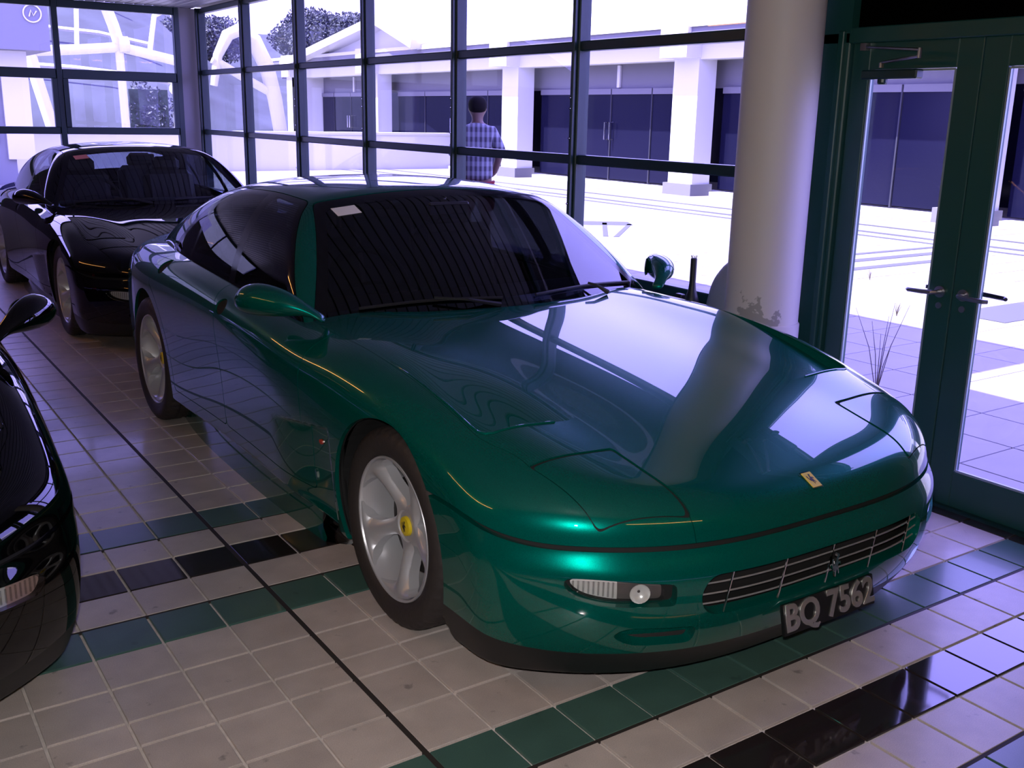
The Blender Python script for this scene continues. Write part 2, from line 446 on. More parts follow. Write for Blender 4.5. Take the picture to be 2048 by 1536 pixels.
for i, (x0, x1, y0, y1, k) in enumerate(cells):
    gx0 = .008 if abs(x0-1.098) < .01 else .0045; gx1 = .008 if abs(x1-1.098) < .01 else .0045
    gy0 = .006 if round(y0, 3) in dark_y else .0045; gy1 = .006 if round(y1, 3) in dark_y else .0045
    w, l = x1-x0-gx0-gx1, y1-y0-gy0-gy1
    cx, cy = x0+gx0+w/2, y0+gy0+l/2
    if i in single:
        key = (round(w, 4), round(l, 4), k)
        if key not in tile_cache: tile_cache[key] = MB().box((0, 0, -.005), (w, l, .01), bev=.0012).mesh('floor_tile', TM[k])
        inst('floor_tile', tile_cache[key], base, (cx, cy, 0))
    elif -4.9 < cx:
        rest[k].add([(cx-w/2, cy-l/2, 0), (cx+w/2, cy-l/2, 0), (cx+w/2, cy+l/2, 0), (cx-w/2, cy+l/2, 0)], [(0, 1, 2, 3)])
for k, nm in (('b', 'beige_tile_field'), ('t', 'teal_tile_field'), ('k', 'black_tile_field')):
    tag(rest[k].build(nm, TM[k], base, fix=False), kind='stuff')
# dark joints
MB().box((1.098, 4.0, -.0055), (.016, 15.6, .008)).build('dark_joint', 'grout_dark', base)
for yy in (1.195, 1.771, 3.055, 3.645):
    MB().box((-.6, yy, -.0057), (8.6, .012, .008)).build('dark_joint', 'grout_dark', base)
# ------------------------------------------------------------------ glazed wall on the right
CZ = 2.63
wl = MB().box((XW+.10, 7.6, .30), (.24, 8.9, .60)).build('wall_right', 'wall_paint'); tag(wl, kind='structure')
MB().box((XW+.02, 7.6, .612), (.34, 8.9, .03), bev=.006).build('sill', 'frame_dark', wl)
w1 = empty('window_1', (0, 0, 0)); tag(w1, kind='structure')
mulY = [3.20, 4.927-1.378, 4.927, 6.299, 7.695, 9.08, 10.462, 11.86]
def bar(mbx, parent, name='mullion', m='frame_dark'): return mbx.build(name, m, parent)
MB().box((XW+.03, 3.205, CZ/2), (.09, .06, CZ)).build('end_mullion', 'frame_green', w1)
for yy in mulY[1:]:
    mb = MB(); mb.box((XW+.03, yy, (CZ+.63)/2), (.085, .052, CZ-.63), bev=.006); mb.box((XW-.022, yy+.004, (CZ+.63)/2), (.030, .026, CZ-.63), bev=.004)
    bar(mb, w1)
    for zz in (1.05, 1.43, 1.60, 1.66):
        if yy > 4.5 and yy < 10: MB().lathe([(.0001, .010), (.005, .008), (.006, 0)], n=10, axis='X', c=(XW-.046, yy+.004, zz)).build('mullion_screw', 'chrome', w1, smooth=True)
for zz in (.655, 1.308, 1.948, CZ-.03):
    for a_, b_ in zip(mulY[:-1], mulY[1:]):
        MB().box((XW+.03, (a_+b_)/2, zz), (.07, b_-a_-.052, .055), bev=.006).build('transom', 'frame_dark', w1)
for a_, b_ in zip(mulY[:-1], mulY[1:]):
    for z0, z1 in ((.655, 1.308), (1.308, 1.948), (1.948, CZ-.03)):
        MB().box((XW+.045, (a_+b_)/2, (z0+z1)/2), (.006, b_-a_-.05, z1-z0-.05)).build('pane', 'window_glass', w1)
# far glazed wall
YF = 11.95
wf = MB().box((-.7, YF+.10, .30), (9.2, .24, .60)).build('wall_far', 'wall_paint'); tag(wf, kind='structure')
MB().box((3.665, YF+.05, CZ/2+.3), (.23, .10, CZ-.6)).build('corner_pier', 'wall_paint', wf)
MB().box((-1.99, YF+.05, 1.22), (6.0, .14, 1.24)).build('unseen_glare_block', 'wall_dark', wf)  # out of view; added to block window glare mirrored in the car doors
MB().box((-3.3, YF+.05, CZ/2), (3.6, .10, CZ)).build('solid_bay', 'wall_dark', wf)  # out of view; made solid and dark to cut sheen on the car side
w2 = empty('window_2', (0, 0, 0)); tag(w2, kind='structure')
mulX = [3.545, 2.29, 1.03, -.23, -1.49]
for i, xx in enumerate(mulX):
    MB().box((xx, YF+.02, (CZ+.60)/2), (.06, .085, CZ-.60), bev=.006).build('mullion', 'frame_dark', w2)
for a_, b_ in zip(mulX[1:], mulX[:-1]):
    for zz, h_ in ((.66, .07), (1.305, .075), (1.885, .10), (CZ-.04, .08))[0 if b_ > 1.1 else 2:]:
        MB().box(((a_+b_)/2, YF+.02, zz), (b_-a_-.06, .07, h_), bev=.006).build('transom', 'frame_dark', w2)
    if b_ < 1.1:
        MB().box(((a_+b_)/2, YF+.035, (1.935+CZ-.08)/2), (b_-a_-.06, .006, CZ-.08-1.935)).build('pane', 'window_glass', w2)
        continue
    # opening sash in the middle row
    sx0, sx1, sz0, sz1 = a_+.03, b_-.03, 1.343, 1.835
    mb = MB()
    for (cx, cz, dx, dz) in ((sx0+.025, (sz0+sz1)/2, .05, sz1-sz0), (sx1-.025, (sz0+sz1)/2, .05, sz1-sz0)): mb.box((cx, YF-.01, cz), (dx, .05, dz))
    mb.build('sash', 'frame_dark', w2)
    for z0, z1 in ((.69, 1.27), (1.34, 1.835), (1.935, CZ-.08)):
        MB().box(((a_+b_)/2, YF+.035, (z0+z1)/2), (b_-a_-.06, .006, z1-z0)).build('pane', 'window_glass', w2)
# left wall with a window band, back wall
XL = -5.0
wleft = MB().box((XL-.1, 3.85, 1.33), (.2, 16.4, 2.66)).build('wall_left', 'wall_dark'); tag(wleft, kind='structure')
wb = MB().box((-.7, -4.4, 1.33), (9.3, .2, 2.66)).build('wall_back', 'wall_dark'); tag(wb, kind='structure')
# ceiling: linear strips running along the hall
ce = MB().box((-.65, 3.8, CZ+.06), (9.3, 16.8, .04)).build('ceiling', 'ceiling_gap'); tag(ce, kind='structure')
sm = MB().box((0, 0, 0), (.086, 16.3, .02), bev=.004).mesh('ceiling_strip', 'ceiling_metal')
x = XL+.05
while x < 3.72:
    inst('ceiling_strip', sm, ce, (x, 3.8, CZ+.012)); x += .1
# roof slab and canopy outside the glass (casts the shade on the plaza)
rf = MB().box((-.6, 3.8, 2.85), (9.4, 17.2, .22)).build('roof_slab', 'wall_paint'); tag(rf, kind='structure')
mat('canopy_dark', (.018, .020, .022), 1.0, spec=0.0)
cn = MB().box((4.62, 8.9, 3.23), (1.44, 10.2, .12)).build('canopy', 'canopy_dark'); tag(cn, kind='structure')
MB().box((3.98, 8.9, 2.95), (.16, 10.2, .44)).build('canopy_bracket', 'canopy_dark', cn)
# ------------------------------------------------------------------ doors
jb = empty('trim_1', (0, 0, 0)); tag(jb, kind='structure')
for y0, y1 in ((2.992, 3.19), (1.48, 1.66)):
    mb = MB(); mb.box((XW+.03, (y0+y1)/2, .965), (.11, y1-y0, 1.93), bev=.005); mb.box((XW-.02, y0+.035 if y0 > 2 else y1-.035, .965), (.05, .03, 1.93), bev=.004)
    mb.build('door_jamb', 'frame_green', jb)
MB().box((XW+.03, 2.33, 1.910), (.11, 1.66, .064), bev=.004).build('door_head', 'frame_green', jb)
MB().box((XW+.03, 2.33, .006), (.11, 1.40, .012)).build('threshold', 'frame_dark', jb)
MB().box((XW+.035, 2.33, 2.285), (.03, 1.40, .69)).build('transom_panel', 'black_panel', jb)
for yy in (3.09, 1.57): MB().box((XW+.03, yy, 2.27), (.112, .20, .70)).build('upper_jamb', 'frame_green', jb)
wr2 = MB().box((XW+.06, -1.45, CZ/2), (.16, 5.86, CZ)).build('wall_right_front', 'wall_dark'); tag(wr2, kind='structure')
def leaf(idx, ya, yb, hinge_hi):
    """ya<yb; leaf of a glazed door"""
    d = empty('door_%d' % idx, (0, 0, 0)); tag(d, kind='structure')
    X0 = XW+.022; st_lo, st_hi = (.105, .088) if hinge_hi else (.088, .105)
    g0, g1 = ya+st_lo, yb-st_hi
    MB().box((X0, ya+st_lo/2, .945), (.045, st_lo, 1.87), bev=.003).build('stile', 'frame_green', d)
    MB().box((X0, yb-st_hi/2, .945), (.045, st_hi, 1.87), bev=.003).build('stile', 'frame_green', d)
    MB().box((X0, (g0+g1)/2, .085), (.045, g1-g0, .150), bev=.003).build('bottom_rail', 'frame_green', d)
    MB().box((X0, (g0+g1)/2, 1.825), (.045, g1-g0, .110), bev=.003).build('top_rail', 'frame_green', d)
    for yy in (g0+.006, g1-.006): MB().box((X0-.012, yy, .965), (.010, .008, 1.60)).build('glazing_bead', 'bead', d)
    for zz in (.166, 1.764): MB().box((X0-.012, (g0+g1)/2, zz), (.010, g1-g0-.02, .008)).build('glazing_bead', 'bead', d)
    MB().box((X0+.004, (g0+g1)/2, .965), (.006, g1-g0, 1.61)).build('pane', 'window_glass', d)
    # lever handles inside and outside
    yh = ya+.05 if hinge_hi else yb-.05; sgn = 1 if hinge_hi else -1
    for side, xs in ((-1, X0-.0225), (1, X0+.0225)):
        mb = MB(); mb.lathe([(.0001, 0), (.024, 0), (.024, .008), (.014, .010), (.0001, .010)], n=20, axis='X', c=(xs if side > 0 else xs-.010, yh, .892))
        L = .115
        mb.tube([(xs, yh, .892), (xs+side*.040, yh, .892), (xs+side*.052, yh+sgn*.012, .892), (xs+side*.056, yh+sgn*.05, .890), (xs+side*.052, yh+sgn*L, .888), (xs+side*.040, yh+sgn*(L+.012), .888)], [.009, .009, .010, .0095, .009, .008], 8)
        mb.build('door_handle', 'black_gloss' if side > 0 else 'brushed', d, smooth=True)
    MB().lathe([(.0001, -.006), (.013, -.006), (.013, 0), (.0001, 0)], n=14, axis='X', c=(X0-.0225, yh, .835)).build('lock_cylinder', 'brushed', d)
    # closer with folding arm
    yc = (g1-.10) if hinge_hi else (g0+.10)
    mb = MB(); mb.box((X0-.045, yc-.03*sgn, 1.748), (.05, .27, .038), bev=.006); mb.lathe([(.0001, 0), (.017, 0), (.020, .008), (.020, .03)], n=14, axis='Z', c=(X0-.045, yc+.01*sgn, 1.708))
    cl = mb.build('door_closer', 'frame_dark', d)
    mb = MB(); mb.tube([(X0-.05, yc+.02*sgn, 1.775), (X0-.05, yc+.02*sgn, 1.795)], .010, 8)
    mb.tube([(X0-.05, yc+.02*sgn, 1.795), (X0-.17, yc-.24*sgn, 1.808)], .006, 6); mb.tube([(X0-.17, yc-.24*sgn, 1.800), (X0-.17, yc-.24*sgn, 1.838)], .008, 8)
    mb.tube([(X0-.17, yc-.24*sgn, 1.832), (X0-.04, yc+.12*sgn, 1.862)], .006, 6); mb.box((X0-.035, yc+.12*sgn, 1.862), (.03, .03, .03))
    mb.build('closer_arm', 'brushed', cl)
    return d
leaf(1, 2.386, 2.988, True)
leaf(2, 1.664, 2.382, False)
# ------------------------------------------------------------------ round column
m, nt, b = nodes('column_paint')
tc = nt.nodes.new('ShaderNodeNewGeometry')
n1 = nt.nodes.new('ShaderNodeTexNoise'); n1.inputs['Scale'].default_value = 14; n1.inputs['Detail'].default_value = 9; n1.inputs['Roughness'].default_value = .65
nt.links.new(tc.outputs['Position'], n1.inputs['Vector'])
dist = nt.nodes.new('ShaderNodeVectorMath'); dist.operation = 'DISTANCE'; dist.inputs[1].default_value = (3.385, 3.065, .715)
nt.links.new(tc.outputs['Position'], dist.inputs[0])
ad = nt.nodes.new('ShaderNodeMath'); ad.operation = 'MULTIPLY_ADD'; ad.inputs[1].default_value = -.42; nt.links.new(n1.outputs[0], ad.inputs[0]); nt.links.new(dist.outputs['Value'], ad.inputs[2])
mr = nt.nodes.new('ShaderNodeMapRange'); mr.inputs[1].default_value = -.135; mr.inputs[2].default_value = -.124; nt.links.new(ad.outputs[0], mr.inputs[0])
mix = nt.nodes.new('ShaderNodeMix'); mix.data_type = 'RGBA'
mix.inputs['A'].default_value = (.30, .29, .28, 1); mix.inputs['B'].default_value = (.58, .55, .54, 1)
nt.links.new(mr.outputs[0], mix.inputs['Factor'])
nt.links.new(mix.outputs['Result'], b.inputs['Base Color']); b.inputs['Roughness'].default_value = .55
mat('plinth_paint', (.50, .47, .46), .6)
cl = empty('round_column', (3.52, 3.16, 0))
tag(cl, 'round off-white painted column with chipped grey patch near its foot', 'column')
MB().lathe([(.165, .672), (.165, CZ)], n=64).build('shaft', 'column_paint', cl, smooth=True)
MB().lathe([(.0001, 0), (.172, 0), (.172, .664), (.166, .673), (.0001, .673)], n=64).build('plinth', 'plinth_paint', cl, smooth=True)
# ------------------------------------------------------------------ things on the sill
st = empty('plastic_stand', (3.70, 3.80, .627))
tag(st, 'black plastic tube stand with flared foot on the window sill', 'stand')
MB().lathe([(.0001, 0), (.040, 0), (.041, .012), (.030, .045), (.020, .075), (.0165, .11), (.0165, .235), (.012, .238), (.0001, .238)], n=24).build('tube', 'black_plastic', st, smooth=True)
mb = MB()
for k in range(6):
    a_ = k*math.pi/3; mb.tube([(.012*math.cos(a_), .012*math.sin(a_), .236), (.015*math.cos(a_), .015*math.sin(a_), .252)], .0022, 5)
mb.build('prongs', 'brushed', st)
MB().box((-.02, .065, .035), (.03, .05, .02), bev=.004).build('clip', 'black_plastic', st)
mat('grey_vinyl', (.30, .31, .36), .45, bump=(25, .4))
V = []; n, m_ = 20, 12
for j in range(m_+1):
    t = j/m_; hw = .125*(1-t**2.2)**.5 + .006; th = .055*(1-t)**.6 + .006
    for k in range(n):
        a_ = 2*math.pi*k/n
        V.append((th*math.cos(a_)*(1+.12*math.sin(5*t+2*a_)), -.06*t + hw*math.sin(a_)*(1+.10*math.sin(3*a_+4*t)), .27*t))
F = [(j*n+k, j*n+(k+1) % n, (j+1)*n+(k+1) % n, (j+1)*n+k) for j in range(m_) for k in range(n)] + [tuple(range(n)), tuple(range(m_*n, m_*n+n))]
bgo = MB().add(V, F).build('folded_bag', 'grey_vinyl', None, smooth=True, loc=(3.69, 3.545, .627))
tag(bgo, 'crumpled grey vinyl bag on the window sill beside the column', 'bag')
# ------------------------------------------------------------------ warm strip lamps under the ceiling
mat('warm_tube', (1, .6, .25), .5, emit=((1.0, .45, .12), 22.0))
mat('lamp_body', (.5, .5, .5), .4)
def strip_lamp(loc, L, rz, label):
    e = empty('ceiling_strip_lamp', loc, rz); tag(e, label, 'lamp', 'warm strip lamps')
    MB().box((0, 0, .045), (L, .10, .03), bev=.006).build('housing', 'lamp_body', e)
    MB().tube([(-L/2+.03, 0, .012), (L/2-.03, 0, .012)], .016, 12).build('tube', 'warm_tube', e, smooth=True)
strip_lamp((1.9, -1.3, CZ-.062), 2.4, 0, 'warm strip lamp across the ceiling near the back wall')
strip_lamp((-1.7, 3.2, CZ-.062), 3.0, math.pi/2, 'warm strip lamp along the ceiling above the open tiles')
strip_lamp((-.9, 7.6, CZ-.062), 2.4, math.pi/2, 'warm strip lamp along the ceiling toward the far windows')
# ------------------------------------------------------------------ car: mesh machinery
def grad(Fn, P, e=.0012):
    G = np.empty_like(P)
    for k in range(3):
        d = np.zeros(3); d[k] = e
        G[:, k] = (Fn(P+d) - Fn(P-d))/(2*e)
    return G
def unit(N): return N/np.maximum(np.linalg.norm(N, axis=1, keepdims=True), 1e-9)
def newton(Fn, P, it=3):
    for _ in range(it):
        G = grad(Fn, P); g2 = np.maximum((G*G).sum(1), .05)
        P = P - (Fn(P)/g2)[:, None]*G
    return P
def box_surface(lo, hi, h):
    lo, hi = np.array(lo), np.array(hi)
    n = np.maximum(np.round((hi-lo)/h).astype(int), 2)
    ax = [np.linspace(lo[k], hi[k], n[k]+1) for k in range(3)]
    VV, QQ, off = [], [], 0
    for k in range(3):
        i, j = [(1, 2), (2, 0), (0, 1)][k]
        for side in (0, 1):
            A, B = np.meshgrid(np.arange(n[i]+1), np.arange(n[j]+1), indexing='ij')
            I = np.zeros((A.size, 3), int); I[:, i] = A.ravel(); I[:, j] = B.ravel(); I[:, k] = n[k]*side
            VV.append(I); m = n[j]+1
            a, b = np.meshgrid(np.arange(n[i]), np.arange(n[j]), indexing='ij'); q = (a*m+b).ravel() + off
            Q = np.stack([q, q+m, q+m+1, q+1], 1)
            QQ.append(Q if side else Q[:, ::-1]); off += A.size
    I = np.concatenate(VV); Q = np.concatenate(QQ)
    key = (I[:, 0]*100000 + I[:, 1])*1000 + I[:, 2]
    _, first, inv = np.unique(key, return_index=True, return_inverse=True)
    I = I[first]; Q = inv.ravel()[Q]
    V = np.stack([ax[k][I[:, k]] for k in range(3)], 1)
    T = np.concatenate([Q[:, [0, 1, 2]], Q[:, [0, 2, 3]]])
    return V, T
def shell(Fn, lo, hi, h, slo, shi):
    V, T = box_surface(lo, hi, h)
    C = np.clip(V, slo, shi); D = unit(V - C)
    a = np.zeros(len(V)); b = np.full(len(V), 1.4)
    for _ in range(20):
        m = (a+b)/2; f = Fn(C + D*m[:, None]) < 0
        a = np.where(f, m, a); b = np.where(f, b, m)
    return C + D*((a+b)/2)[:, None], T
def compact(V, T):
    u, inv = np.unique(T, return_inverse=True)
    return V[u], inv.reshape(T.shape)
def split(V, T, g, Fn=None):
    g = np.where(np.abs(g) < 1e-6, 1e-6, g); inn = g < 0
    cnt = inn[T].sum(1)
    Ti, To = T[cnt == 3], T[cnt == 0]
    for c in (1, 2):
        X = T[cnt == c]
        if len(X) == 0: continue
        m = inn[X] if c == 1 else ~inn[X]
        k = m.argmax(1); r = np.arange(len(X))
        a, b, d = X[r, k], X[r, (k+1) % 3], X[r, (k+2) % 3]
        E = np.concatenate([np.sort(np.stack([a, b], 1), 1), np.sort(np.stack([a, d], 1), 1)])
        key = E[:, 0].astype(np.int64)*10000019 + E[:, 1]
        _, first, inv = np.unique(key, return_index=True, return_inverse=True); inv = inv.ravel()
        e = E[first]; t = g[e[:, 0]]/(g[e[:, 0]] - g[e[:, 1]])
        P = V[e[:, 0]] + (V[e[:, 1]] - V[e[:, 0]])*t[:, None]
        if Fn is not None: P = newton(Fn, P, 2)
        base = len(V); V = np.concatenate([V, P]); g = np.concatenate([g, np.full(len(P), np.nan)])
        ab, ad = inv[:len(X)] + base, inv[len(X):] + base
        tip = np.stack([a, ab, ad], 1); q = np.concatenate([np.stack([ab, b, d], 1), np.stack([ab, d, ad], 1)])
        if c == 1: Ti = np.concatenate([Ti, tip]); To = np.concatenate([To, q])
        else: To = np.concatenate([To, tip]); Ti = np.concatenate([Ti, q])
        inn = np.concatenate([inn, np.zeros(len(P), bool)])
    A = compact(V, Ti) if len(Ti) else (np.zeros((0, 3)), np.zeros((0, 3), int))
    B = compact(V, To) if len(To) else (np.zeros((0, 3)), np.zeros((0, 3), int))
    return A, B
def cut(M, field, Fn, gap=0.0):
    """panel (field < -gap/2) and the rest (field > gap/2)"""
    V, T = M
    A, B = split(V, T, field(V) - gap/2, Fn)
    if gap > 0 and len(A[1]):
        A, _ = split(A[0], A[1], field(A[0]) + gap/2, Fn)
    return A, B
def weld(V, T):
    k = np.round(V*20000).astype(np.int64); key = (k[:, 0]*1000003 + k[:, 1])*1000003 + k[:, 2]
    _, f, inv = np.unique(key, return_index=True, return_inverse=True)
    T = inv.ravel()[T]
    ok = (T[:, 0] != T[:, 1]) & (T[:, 1] != T[:, 2]) & (T[:, 0] != T[:, 2])
    return compact(V[f], T[ok])
def part(name, M, material, parent, Fn, depth=.012, offset=0.0):
    V, T = weld(*M)
    if len(T) == 0: return None
    N = unit(grad(Fn, V))
    if offset: V = V - N*offset
    LN = N[T]
    if depth:
        E = np.concatenate([T[:, [0, 1]], T[:, [1, 2]], T[:, [2, 0]]])
        key = E[:, 0].astype(np.int64)*10000019 + E[:, 1]; rev = E[:, 1].astype(np.int64)*10000019 + E[:, 0]
        B = E[~np.isin(key, rev)]
        n0 = len(V); u, inv = np.unique(B, return_inverse=True); inv = inv.reshape(B.shape)
        Vt, Vb = V[u], V[u] - N[u]*depth
        m = len(u); i, j = inv[:, 0], inv[:, 1]
        S = np.concatenate([np.stack([n0+j, n0+i, n0+m+i], 1), np.stack([n0+j, n0+m+i, n0+m+j], 1)])
        V = np.concatenate([V, Vt, Vb])
        fn = unit(np.cross(V[S[:, 1]]-V[S[:, 0]], V[S[:, 2]]-V[S[:, 0]]))
        LN = np.concatenate([LN, np.repeat(fn[:, None, :], 3, 1)]); T = np.concatenate([T, S])
    return obj_np(name, V, T, material, parent, LN)
# fields --------------------------------------------------------------
def convex(pts, ax, r=.015, extra=None, ins=None, mirror=True):
    """smooth convex polygon field; ax picks two coordinates (0 means |x|)"""
    pts = np.array(pts, float); c = pts.mean(0); H = []
    for i in range(len(pts)):
        p, q = pts[i], pts[(i+1) % len(pts)]
        n = np.array([q[1]-p[1], p[0]-q[0]]); n /= np.linalg.norm(n)
        if n @ (c-p) > 0: n = -n
        H.append((n, n @ p - (ins[i] if ins else 0)))
    def f(P):
        u = np.abs(P[:, 0]) if ax[0] == 0 else P[:, ax[0]]
        v = P[:, ax[1]]; g = None
        for n, d in H:
            e = n[0]*u + n[1]*v - d
            g = e if g is None else smax(g, e, r)
        if extra is not None: g = np.maximum(g, extra(P))
        return g
    return f
def side_sign(sg):
    return lambda P: -P[:, 0]*sg + .35      # only the half with x*sg > .35
# ------------------------------------------------------------------ wheel
WR = .318
def make_wheel_meshes():
    n = 150; prof = [(.226, .098), (.234, .111), (.250, .119), (.272, .1225), (.292, .1195), (.3075, .1095), (.3145, .098), (.3175, .086),
                     (.318, .064), (.3105, .061), (.3105, .053), (.3182, .050), (.3186, .014), (.311, .011), (.311, -.011), (.3186, -.014), (.3182, -.050), (.3105, -.053), (.3105, -.061), (.318, -.064),
                     (.3175, -.086), (.3075, -.1095), (.272, -.1225), (.234, -.111), (.226, -.098)]
    V = []
    for r, h in prof:
        for k in range(n):
            rr = r
            if r > .305 and abs(h) > .06 and k % 3 == 0: rr -= .0055
            if r > .315 and abs(h) < .05 and k % 5 == 0: rr -= .004
            a = 2*math.pi*k/n; V.append((h, rr*math.cos(a), rr*math.sin(a)))
    F = [(i*n+k, (i+1)*n+k, (i+1)*n+(k+1) % n, i*n+(k+1) % n) for i in range(len(prof)-1) for k in range(n)]
    tire = MB().add(V, F).mesh('tire', 'rubber', smooth=True)
    # spokes: polar sheet clipped to a five-spoke star
    nr, nt = 46, 400
    R = np.linspace(.030, .2165, nr); TH = np.linspace(0, 2*np.pi, nt, endpoint=False)
    rr, tt = np.meshgrid(R, TH, indexing='ij')
    wsp = Sp([.03, .06, .085, .12, .16, .19, .205, .2165], [.060, .044, .031, .026, .0285, .040, .060, .11])
    hsp = Sp([.03, .05, .075, .12, .17, .2165], [.060, .061, .065, .077, .092, .106])
    def sp_off(r, t):
        k = 2*np.pi/5; sw = .10*(r-.05)/.16
        return r*(np.mod(t - sw + k/2, k) - k/2)
    off = sp_off(rr, tt); w = wsp(rr)
    hh = hsp(rr) - .020*np.clip(np.abs(off)/np.maximum(w, .01), 0, 1)**2*sstep(rr, .045, .09)*(1-sstep(rr, .19, .216))
    hh = hh - .006*sstep(rr, .052, .047)
    V = np.stack([hh, rr*np.cos(tt), rr*np.sin(tt)], -1).reshape(-1, 3)
    i, k = np.meshgrid(np.arange(nr-1), np.arange(nt), indexing='ij')
    q = (i*nt+k).ravel(); q2 = (i*nt+(k+1) % nt).ravel()
    T = np.concatenate([np.stack([q, q+nt, q2+nt], 1), np.stack([q, q2+nt, q2], 1)])
    r1 = np.hypot(V[:, 1], V[:, 2]); t1 = np.arctan2(V[:, 2], V[:, 1])
    A, _ = split(V, T, np.abs(sp_off(r1, t1)) - wsp(r1))
    V, T = weld(*A)
    if np.cross(V[T[0, 1]]-V[T[0, 0]], V[T[0, 2]]-V[T[0, 0]])[0] < 0: T = T[:, ::-1]
    E = np.concatenate([T[:, [0, 1]], T[:, [1, 2]], T[:, [2, 0]]])
    key = E[:, 0].astype(np.int64)*10000019 + E[:, 1]; rev = E[:, 1].astype(np.int64)*10000019 + E[:, 0]
    B = E[~np.isin(key, rev)]; n0 = len(V); u, inv = np.unique(B, return_inverse=True); inv = inv.reshape(B.shape); m = len(u)
    Vb = V[u].copy(); Vb[:, 0] -= .035; V = np.concatenate([V, V[u], Vb]); a, b = inv[:, 0], inv[:, 1]
    T = np.concatenate([T, np.stack([n0+b, n0+a, n0+m+a], 1), np.stack([n0+b, n0+m+a, n0+m+b], 1)])
    mb = MB().add(V.tolist(), T.tolist())
    mb.lathe([(.226, .100), (.2295, .106), (.2275, .111), (.2225, .110), (.219, .103), (.214, .092), (.206, .055), (.198, .0), (.203, -.08), (.222, -.105), (.226, -.10)], n=72, axis='X')
    wheel = mb.mesh('wheel', 'alloy', smooth=True, fix=False)
    cap = MB().lathe([(.0001, .067), (.024, .0665), (.030, .0645), (.032, .055)], n=28, axis='X').mesh('hub_cap', 'yellow', smooth=True)
    disc = MB().lathe([(.06, .020), (.155, .020), (.157, .012), (.155, -.008), (.06, -.008)], n=48, axis='X').mesh('brake_disc', 'disc_steel', smooth=True)
    return tire, wheel, cap, disc
HORSE = [(.05, -1), (.16, -.95), (.14, -.6), (.22, -.35), (.5, -.55), (.62, -.8), (.74, -.74), (.62, -.42), (.45, -.15), (.42, .05), (.66, .12), (.9, -.05), (.95, .1), (.72, .3), (.45, .3), (.3, .42),
         (.32, .62), (.5, .66), (.52, .8), (.3, .98), (.12, .92), (-.02, .6), (-.1, .3), (-.32, .12), (-.45, -.1), (-.62, .1), (-.66, .5), (-.82, .7), (-.92, .45), (-.8, .1), (-.62, -.2), (-.42, -.38), (-.18, -.42), (-.06, -.62)]
def horse(sz, depth, fn):
    """a rearing horse outline, cut into triangles"""
    from mathutils.geometry import tessellate_polygon
    P = [(x*sz*.6, y*sz) for x, y in HORSE]
    tri = tessellate_polygon([[Vector((x, y, 0)) for x, y in P]])
    n = len(P); mb = MB()
    V = [fn(u, v, 0) for u, v in P] + [fn(u, v, depth) for u, v in P]
    F = [tuple(t) for t in tri] + [tuple(n+i for i in t) for t in tri] + [(i, (i+1) % n, n+(i+1) % n, n+i) for i in range(n)]
    return mb.add(V, F)
